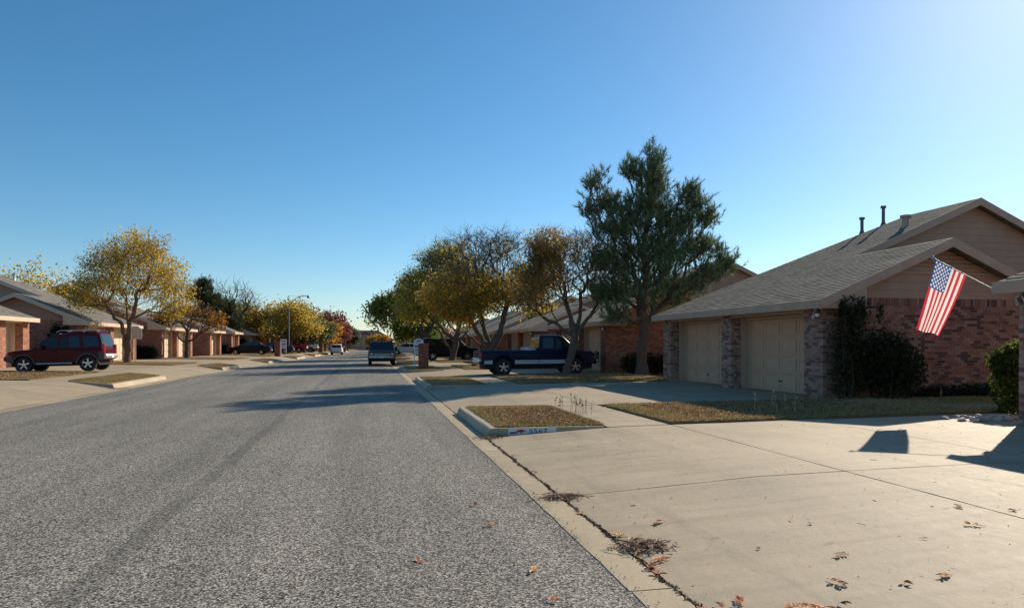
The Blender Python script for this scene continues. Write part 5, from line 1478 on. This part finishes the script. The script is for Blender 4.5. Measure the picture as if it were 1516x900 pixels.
# ------------------------------------------------------------------ street furniture
def lamp():
    X, Y = -9.6, 87.8
    gm_ = mat_plain('weathered_lamp_pole', (.22,.22,.21), .6, .2, .1)
    r = thing('street_lamp', 'tall grey street lamp with curved arm on the left side', 'street lamp', (X, Y, .28))
    b = MB(); b.tube([(0,0,-.1),(0,0,.5),(0,0,7.3)], [.085,.07,.045], 10); b.build('pole', gm_, r, 60)
    b = MB(); b.tube([(0,0,5.9),(.35,0,6.55),(.9,0,7.05),(1.5,0,7.25),(2.15,0,7.3)], [.045,.042,.04,.036,.034], 8); b.tube([(0,0,7.25),(2.15,0,7.36)], .012, 5); b.build('arm', gm_, r, 60)
    b = MB(); b.lathe([(0,.14),(.10,.12),(.13,.0),(.20,-.10),(.20,-.14),(.0,-.14)], 14, 'z', (2.30,0,7.25)); h = b.build('lamp_head', M['metal'], r, 40)
    b = MB(); b.lathe([(.17,-.141),(.15,-.22),(.0,-.27)], 14, 'z', (2.30,0,7.25)); b.build('lens', M['bulb'], h, 60)
lamp()

def mailbox(label, X, Y, z, hgt=1.5, wd=.54, rot=0):
    r = thing('brick_mailbox', label, 'mailbox', (X+bend(Y, X), Y, z), rot, 'brick mailboxes')
    h = wd/2; b = MB(); b.box(-h,-h,-.2,h,h,hgt-.06); b.build('pillar', M['brick_mail'], r)
    b = MB(); b.bev(-h-.02,-h-.02,hgt-.06,h+.02,h+.02,hgt,.02); b.build('cap', M['brick_mail'], r)
    S = -1 if X > -2 else 1
    b = MB(); b.box(S*h, -.13, hgt-.55, S*(h+.015), .13, hgt-.25); d = b.build('door', M['metal'], r)
    b = MB(); b.box(S*(h+.0155), -.02, hgt-.30, S*(h+.03), .02, hgt-.27); b.build('handle', M['galv'], d)
mailbox('dark brick mailbox pillar on the right grass strip before the dark SUV', 3.1, 38.9, .13)
mailbox('brick mailbox pillar by the black sedan on the left', -10.9, 73.8, .24, 1.62, .56)
mailbox('distant brick mailbox pillar before the white pickup on the left', -10.3, 107, .2, 1.5, .6)
mailbox('far brick mailbox right of the small white car', -9.2, 124, .2, 1.5, .7)
mailbox('farthest brick mailbox on the left kerb', -9.1, 133, .2, 1.5, .7)

def notice(label, X, Y, z, arch):
    r = thing('yard_sign', label, 'sign', (X+bend(Y, X), Y, z))
    grey = mat_plain('faded_sign_print', (.22,.22,.26), .7, 0, .2, 30)
    b = MB(); b.box(-.28,-.03,-.1,-.23,.03,1.7); b.box(.23,-.03,-.1,.28,.03,1.7); b.build('post', M['white'], r)
    b = MB(); b.box(-.27,-.045,.85,.27,-.031,1.28); b.build('lower_panel', M['white'], r)
    b = MB()
    if arch:
        pts = [(-.3,-.045,1.36)]+[(-.3*math.cos(PI*k/12), -.045, 1.50+.28*math.sin(PI*k/12)) for k in range(13)]+[(.3,-.045,1.36)]
        b.prism(pts[::-1], (0,.014,0)); 
    else: b.box(-.33,-.045,1.40,.33,-.031,1.86)
    up = b.build('upper_panel', M['white'], r)
    b = MB()
    if arch: b.prism([(-.12,-.0465,1.52),(.02,-.0465,1.62),(.12,-.0465,1.56),(.16,-.0465,1.66),(.0,-.0465,1.70),(-.14,-.0465,1.62)], (0,-.002,0))
    else: b.box(-.26,-.0485,1.56,.26,-.0455,1.70)
    b.build('print_band', grey, up)
    b = MB()
    for k in range(3): b.box(-.2,-.0485,.98+k*.09,.2,-.0455,1.02+k*.09)
    b.build('print_band', grey, r)
notice('white arched sign just left of the right brick mailbox', 2.95, 40.6, .14, True)
notice('white two panel sign standing beside the left brick mailbox', -10.6, 75.6, .24, False)

# wall box sign on the left house near the golden tree (grey basketball backboard on a post)
bb = thing('backboard', 'grey basketball backboard beside the trunk of the golden tree', 'backboard', (-15.6, 50.5, .42))
b = MB(); b.tube([(0,.15,-.1),(0,.15,2.1)], .045, 8); b.build('post', M['galv'], bb, 60)
b = MB(); b.prism([(-.42,0,1.5),(.42,0,1.5),(.48,0,1.75),(.42,0,2.2),(.2,0,2.4),(-.2,0,2.4),(-.48,0,2.2),(-.5,0,1.75)], (0,.04,0)); b.build('board', M['galv'], bb)
b = MB(); b.tube([(.16*math.cos(a*PI/8), -.2+.16*math.sin(a*PI/8), 1.65) for a in range(17)], .012, 5); b.build('hoop', M['metal'], bb)

# ------------------------------------------------------------------ fallen leaves, twigs and litter
LEAFC = [(.68,.24,.05),(.58,.17,.045),(.46,.14,.05),(.70,.34,.10),(.34,.13,.06)]
lm = {c: mat_plain('fallen_leaf_colour', c, .8, 0, .25, 40) for c in LEAFC}
def leaflet(b, base, ang, L, wd, lift, curl):
    u = Vector((math.cos(ang), math.sin(ang), 0)); v = Vector((-u.y, u.x, 0)); n = 5; row = []
    for k in range(n+1):
        t = k/n; ww = wd*math.sin(PI*min(1, t*.93+.05))**.8
        c = base+u*(L*t)+Vector((0,0,lift*L*t*(1-t*.5)+.004)); up = Vector((0,0,curl*ww))
        row.append((c-v*ww+up, c, c+v*ww+up))
    for k in range(n):
        for s in (0,1): b.add([row[k][s],row[k][s+1],row[k+1][s+1],row[k+1][s]], [(0,1,2,3)])
def sprig(label, X, Y, sc, kind, seed):
    rr = random.Random(seed); z = G(X)+.006 if X > 1.97 else (.012 if X > RE else .022)
    r = thing('fallen_leaf', label, 'fallen leaf', (X, Y, z), rr.uniform(0, 6), 'fallen leaves on the driveway and gutter')
    b = MB(); stem = MB()
    if kind == 1:
        n = rr.randint(2, 3)
        for k in range(n): leaflet(b, Vector((rr.uniform(-.01,.01), rr.uniform(-.01,.01), 0)), rr.uniform(0, 6.28), sc*rr.uniform(.5,.8), sc*.16, rr.uniform(.05,.35), rr.uniform(.1,.7))
        stem.tube([(0,0,.003),(-sc*.5,.01,.004)], .0018, 4)
    else:
        n = rr.randint(4, 6)
        for k in range(n):
            p = Vector((sc*(k/n-.5), 0, .004))
            for s in (-1, 1): leaflet(b, p, s*rr.uniform(.5,1.2), sc*rr.uniform(.28,.45), sc*.085, rr.uniform(.05,.35), rr.uniform(.1,.7))
        stem.tube([(-sc*.8,0,.004),(0,.006,.008),(sc*.5,0,.006)], .0022, 4)
    c = LEAFC[rr.randrange(len(LEAFC))]
    b.build('blade', lm[c], r); stem.build('stalk', lm[LEAFC[4]], r)
where = [(2.47,5.49,2,.13,'orange leaf sprig lying alone on the driveway uphill of the nearer litter heap'),
 (2.03,5.30,2,.11,'rust leaf sprig on the gutter joint just beyond the nearer litter heap'),
 (2.10,5.14,1,.11,'small orange leaf lying just uphill of the nearer litter heap'),
 (2.10,4.62,2,.13,'bright orange leaf clump on the right end of the nearer litter heap'),
 (1.97,4.50,2,.14,'orange leaf sprig trailing off the lower side of the nearer litter heap'),
 (1.96,4.34,1,.10,'small red leaf in the gutter joint below the nearer litter heap'),
 (1.97,3.68,2,.12,'rust leaf sprig on the gutter joint at the bottom edge of the picture'),
 (2.08,3.72,1,.10,'curled orange leaf just right of the gutter joint near the bottom edge'),
 (2.23,3.76,2,.12,'upright fan shaped orange leaf sprig near the bottom edge right of the gutter'),
 (2.37,4.89,1,.06,'tiny pale leaf standing on the driveway right of the nearer litter heap'),
 (3.31,4.24,2,.11,'dark red leaf sprig with a trailing stalk in the middle of the near driveway'),
 (2.95,3.80,2,.13,'long brown leaf sprig lying below the middle of the near driveway'),
 (3.33,3.68,1,.09,'small folded red leaf lying between two sprigs on the near driveway'),
 (3.64,3.68,2,.11,'brown leaf sprig with a long stalk at the lower right of the driveway'),
 (5.14,5.05,2,.12,'orange leaf sprig lying just below the long driveway joint at right'),
 (4.75,4.54,2,.13,'long thin rust leaf sprig at the right side of the driveway'),
 (2.46,3.56,2,.13,'dark brown leaf sprig leftmost of the row on the bottom edge'),
 (2.55,3.53,2,.12,'orange leaf sprig in the middle of the row on the bottom edge'),
 (2.63,3.51,1,.11,'curled orange leaf right of centre in the row on the bottom edge'),
 (2.74,3.53,1,.10,'red leaf at the right end of the row on the bottom edge'),
 (2.86,4.59,1,.06,'small black brown leaf on the open concrete of the near driveway'),
 (1.98,6.08,1,.10,'small red leaf in the gutter joint just below the farther litter heap'),
 (2.0,8.1,2,.12,'rust leaf sprig in the gutter joint halfway up to the kerb'),
 (1.99,9.3,1,.10,'small brown leaf in the gutter joint close to the kerb end'),
 (.36,4.92,1,.10,'rust leaf on the open asphalt left of the others'),
 (1.04,5.81,2,.11,'red brown leaf sprig on the asphalt abreast of the farther litter heap'),
 (1.13,4.59,1,.10,'orange leaf on the asphalt abreast of the nearer litter heap'),
 (1.11,4.02,1,.09,'brown leaf on the asphalt near the bottom edge by the gutter'),
 (1.04,6.55,1,.10,'faint rust leaf on the asphalt farthest from the camera'),
 (5.48,4.83,1,.09,'dark curled leaf lying on the long driveway joint at the right edge'),
 (4.1,4.35,1,.05,'tiny red leaf dot at the right of the near driveway'),
 (3.62,5.0,1,.06,'small tan leaf in the upper middle of the near driveway')]
for k, (x, y, kd, sc, lb) in enumerate(where): sprig(lb, x, y, sc*.88, kd, 300+k)

def litter_pile(label, X, Y, lx, ly, n, seed):
    rng = np.random.default_rng(seed); z0 = .015
    p = rng.normal(0, 1, (n, 2))*[lx, ly]; ang = rng.uniform(0, PI, n); L = rng.uniform(.015, .055, n)
    h = np.abs(rng.normal(0, .007, n))+.004+.014*np.exp(-(p[:,0]/lx)**2-(p[:,1]/ly)**2)
    u = np.stack([np.cos(ang)*L, np.sin(ang)*L, rng.normal(0, .15, n)*L], 1); v = np.stack([-np.sin(ang), np.cos(ang), rng.normal(0,.5,n)], 1)*.0035
    c = np.stack([p[:,0], p[:,1], h], 1)
    co = np.stack([c-u-v, c+u-v, c+u+v, c-u+v], 1)
    o = link_mesh('leaf_litter', quads_mesh('leaf_litter', co, palette_mix(rng, n, [(.26,.17,.11),(.16,.10,.07),(.40,.29,.20),(.36,.13,.05)], [4,3,1.6,1.2]), M['dead'])); o.location = (X, Y, z0)
    tag(o, label, 'leaf litter', None, 'stuff')
litter_pile('heap of pine needles and leaf litter at the gutter joint, farther one', 1.98, 6.72, .11, .065, 360, 1)
litter_pile('heap of brown leaf litter in the gutter joint nearest the camera', 2.12, 4.96, .105, .085, 520, 2)
litter_pile('small leaf litter pile at the end of the nearest kerb', 2.02, 11.25, .12, .10, 300, 3)
litter_pile('leaf litter pile at the end of the lit left kerb', -8.85, 26.4, .25, .12, 200, 4)
def joint_dirt():
    rng = np.random.default_rng(8); n = 2600
    y = rng.uniform(2.0, 11.4, n); x = 1.957+rng.normal(0, .011, n)+.012*np.sin(y*7)+.01*np.sin(y*17.3)
    z = rng.uniform(-.012, .016, n); a = rng.uniform(0, PI, n); L = rng.uniform(.004, .02, n)
    c = np.stack([x, y, z], 1); u = np.stack([np.cos(a)*L, np.sin(a)*L, rng.normal(0,.004,n)], 1); v = np.stack([-np.sin(a), np.cos(a), rng.normal(0,.6,n)], 1)*.005
    co = np.stack([c-u-v, c+u-v, c+u+v, c-u+v], 1)
    o = link_mesh('joint_dirt', quads_mesh('joint_dirt', co, palette_mix(rng, n, [(.075,.055,.040),(.05,.038,.028),(.17,.10,.055)], [3,2,1.5]), M['dead']))
    tag(o, 'dark dirt packed in the ragged joint between gutter and driveway', 'dirt', None, 'stuff')
    n = 700      # scattered specks, seeds and twig bits over the concrete
    x = rng.uniform(2.0, 10, n); y = rng.uniform(2.5, 11, n); a = rng.uniform(0, PI, n); L = rng.choice([.006,.010,.03], n, p=[.6,.3,.1])*rng.uniform(.6,1.4,n)
    z = np.array([G(q) for q in x])+.009; c = np.stack([x,y,z],1); u = np.stack([np.cos(a)*L, np.sin(a)*L, 0*a],1); v = np.stack([-np.sin(a), np.cos(a), rng.normal(0,.5,n)],1)*.003
    o = link_mesh('leaf_litter', quads_mesh('leaf_litter', np.stack([c-u-v,c+u-v,c+u+v,c-u+v],1), palette_mix(rng, n, [(.09,.05,.03),(.04,.03,.02),(.22,.12,.06)], [2,2,1]), M['dead']))
    tag(o, 'dark specks and bits of twig scattered over the near driveway', 'leaf litter', None, 'stuff')
    n = 1300     # loose chippings along the asphalt edge
    y = rng.uniform(2, 26, n)*rng.uniform(.3,1,n)+1; x = RE-.02+rng.normal(0, .06, n)-np.abs(rng.normal(0,.05,n)); s = rng.uniform(.003,.007,n)[:,None]
    d = np.array([[1,0,0],[-.5,.87,0],[-.5,-.87,0]]); c = np.stack([x,y,np.full(n,.012)],1)
    base = c[:,None,:]+d[None]*s[:,None,:]; top = c+np.array([0,0,1.0])*s*1.1
    tri = np.concatenate([np.stack([base[:,k],base[:,(k+1)%3],top],1) for k in range(3)],0)
    o = link_mesh('loose_gravel', quads_mesh('loose_gravel', tri, np.tile(palette_mix(rng, n, [(.20,.19,.17),(.10,.10,.10),(.32,.30,.26)], [2,2,1]),(3,1)), M['dead'], 3))
    tag(o, 'loose grey chippings along the asphalt edge by the gutter', 'gravel', None, 'stuff')
joint_dirt()
# brown leaf litter lying in the two near grass plots
def turf_leaves(rect, zf, n, seed, label):
    rng = np.random.default_rng(seed); x0, x1, y0, y1 = rect
    x = rng.uniform(x0, x1, n); y = rng.uniform(y0, y1, n); z = np.array([zf(a) for a in x])+rng.uniform(.012, .045, n)
    o = link_mesh('leaf_litter', quads_mesh('leaf_litter', leaf_quads(rng, np.stack([x, y, z], 1), .035, 1.6), palette_mix(rng, n, [(.36,.19,.085),(.25,.135,.07),(.44,.29,.15),(.19,.11,.07)], [3,3,2,1.5]), M['dead']))
    tag(o, label, 'leaf litter', None, 'stuff')
turf_leaves((2.4, 4.0, 11.6, 14.6), lambda x: .15, 3500, 11, 'brown leaves lodged in the kerbside grass strip nearest the camera')
turf_leaves((6.0, 11.0, 11.8, 14.6), YARD, 4200, 12, 'brown leaves lodged in the front yard grass')
turf_leaves((5.6, 11.4, 24, 29.6), YARD, 5200, 13, 'orange brown leaves lying under the bare tree by the blue pickup')
turf_leaves((-16.5, -11.8, 27, 32.8), YARD, 3500, 14, 'brown leaves lying in the yard before the maroon car')
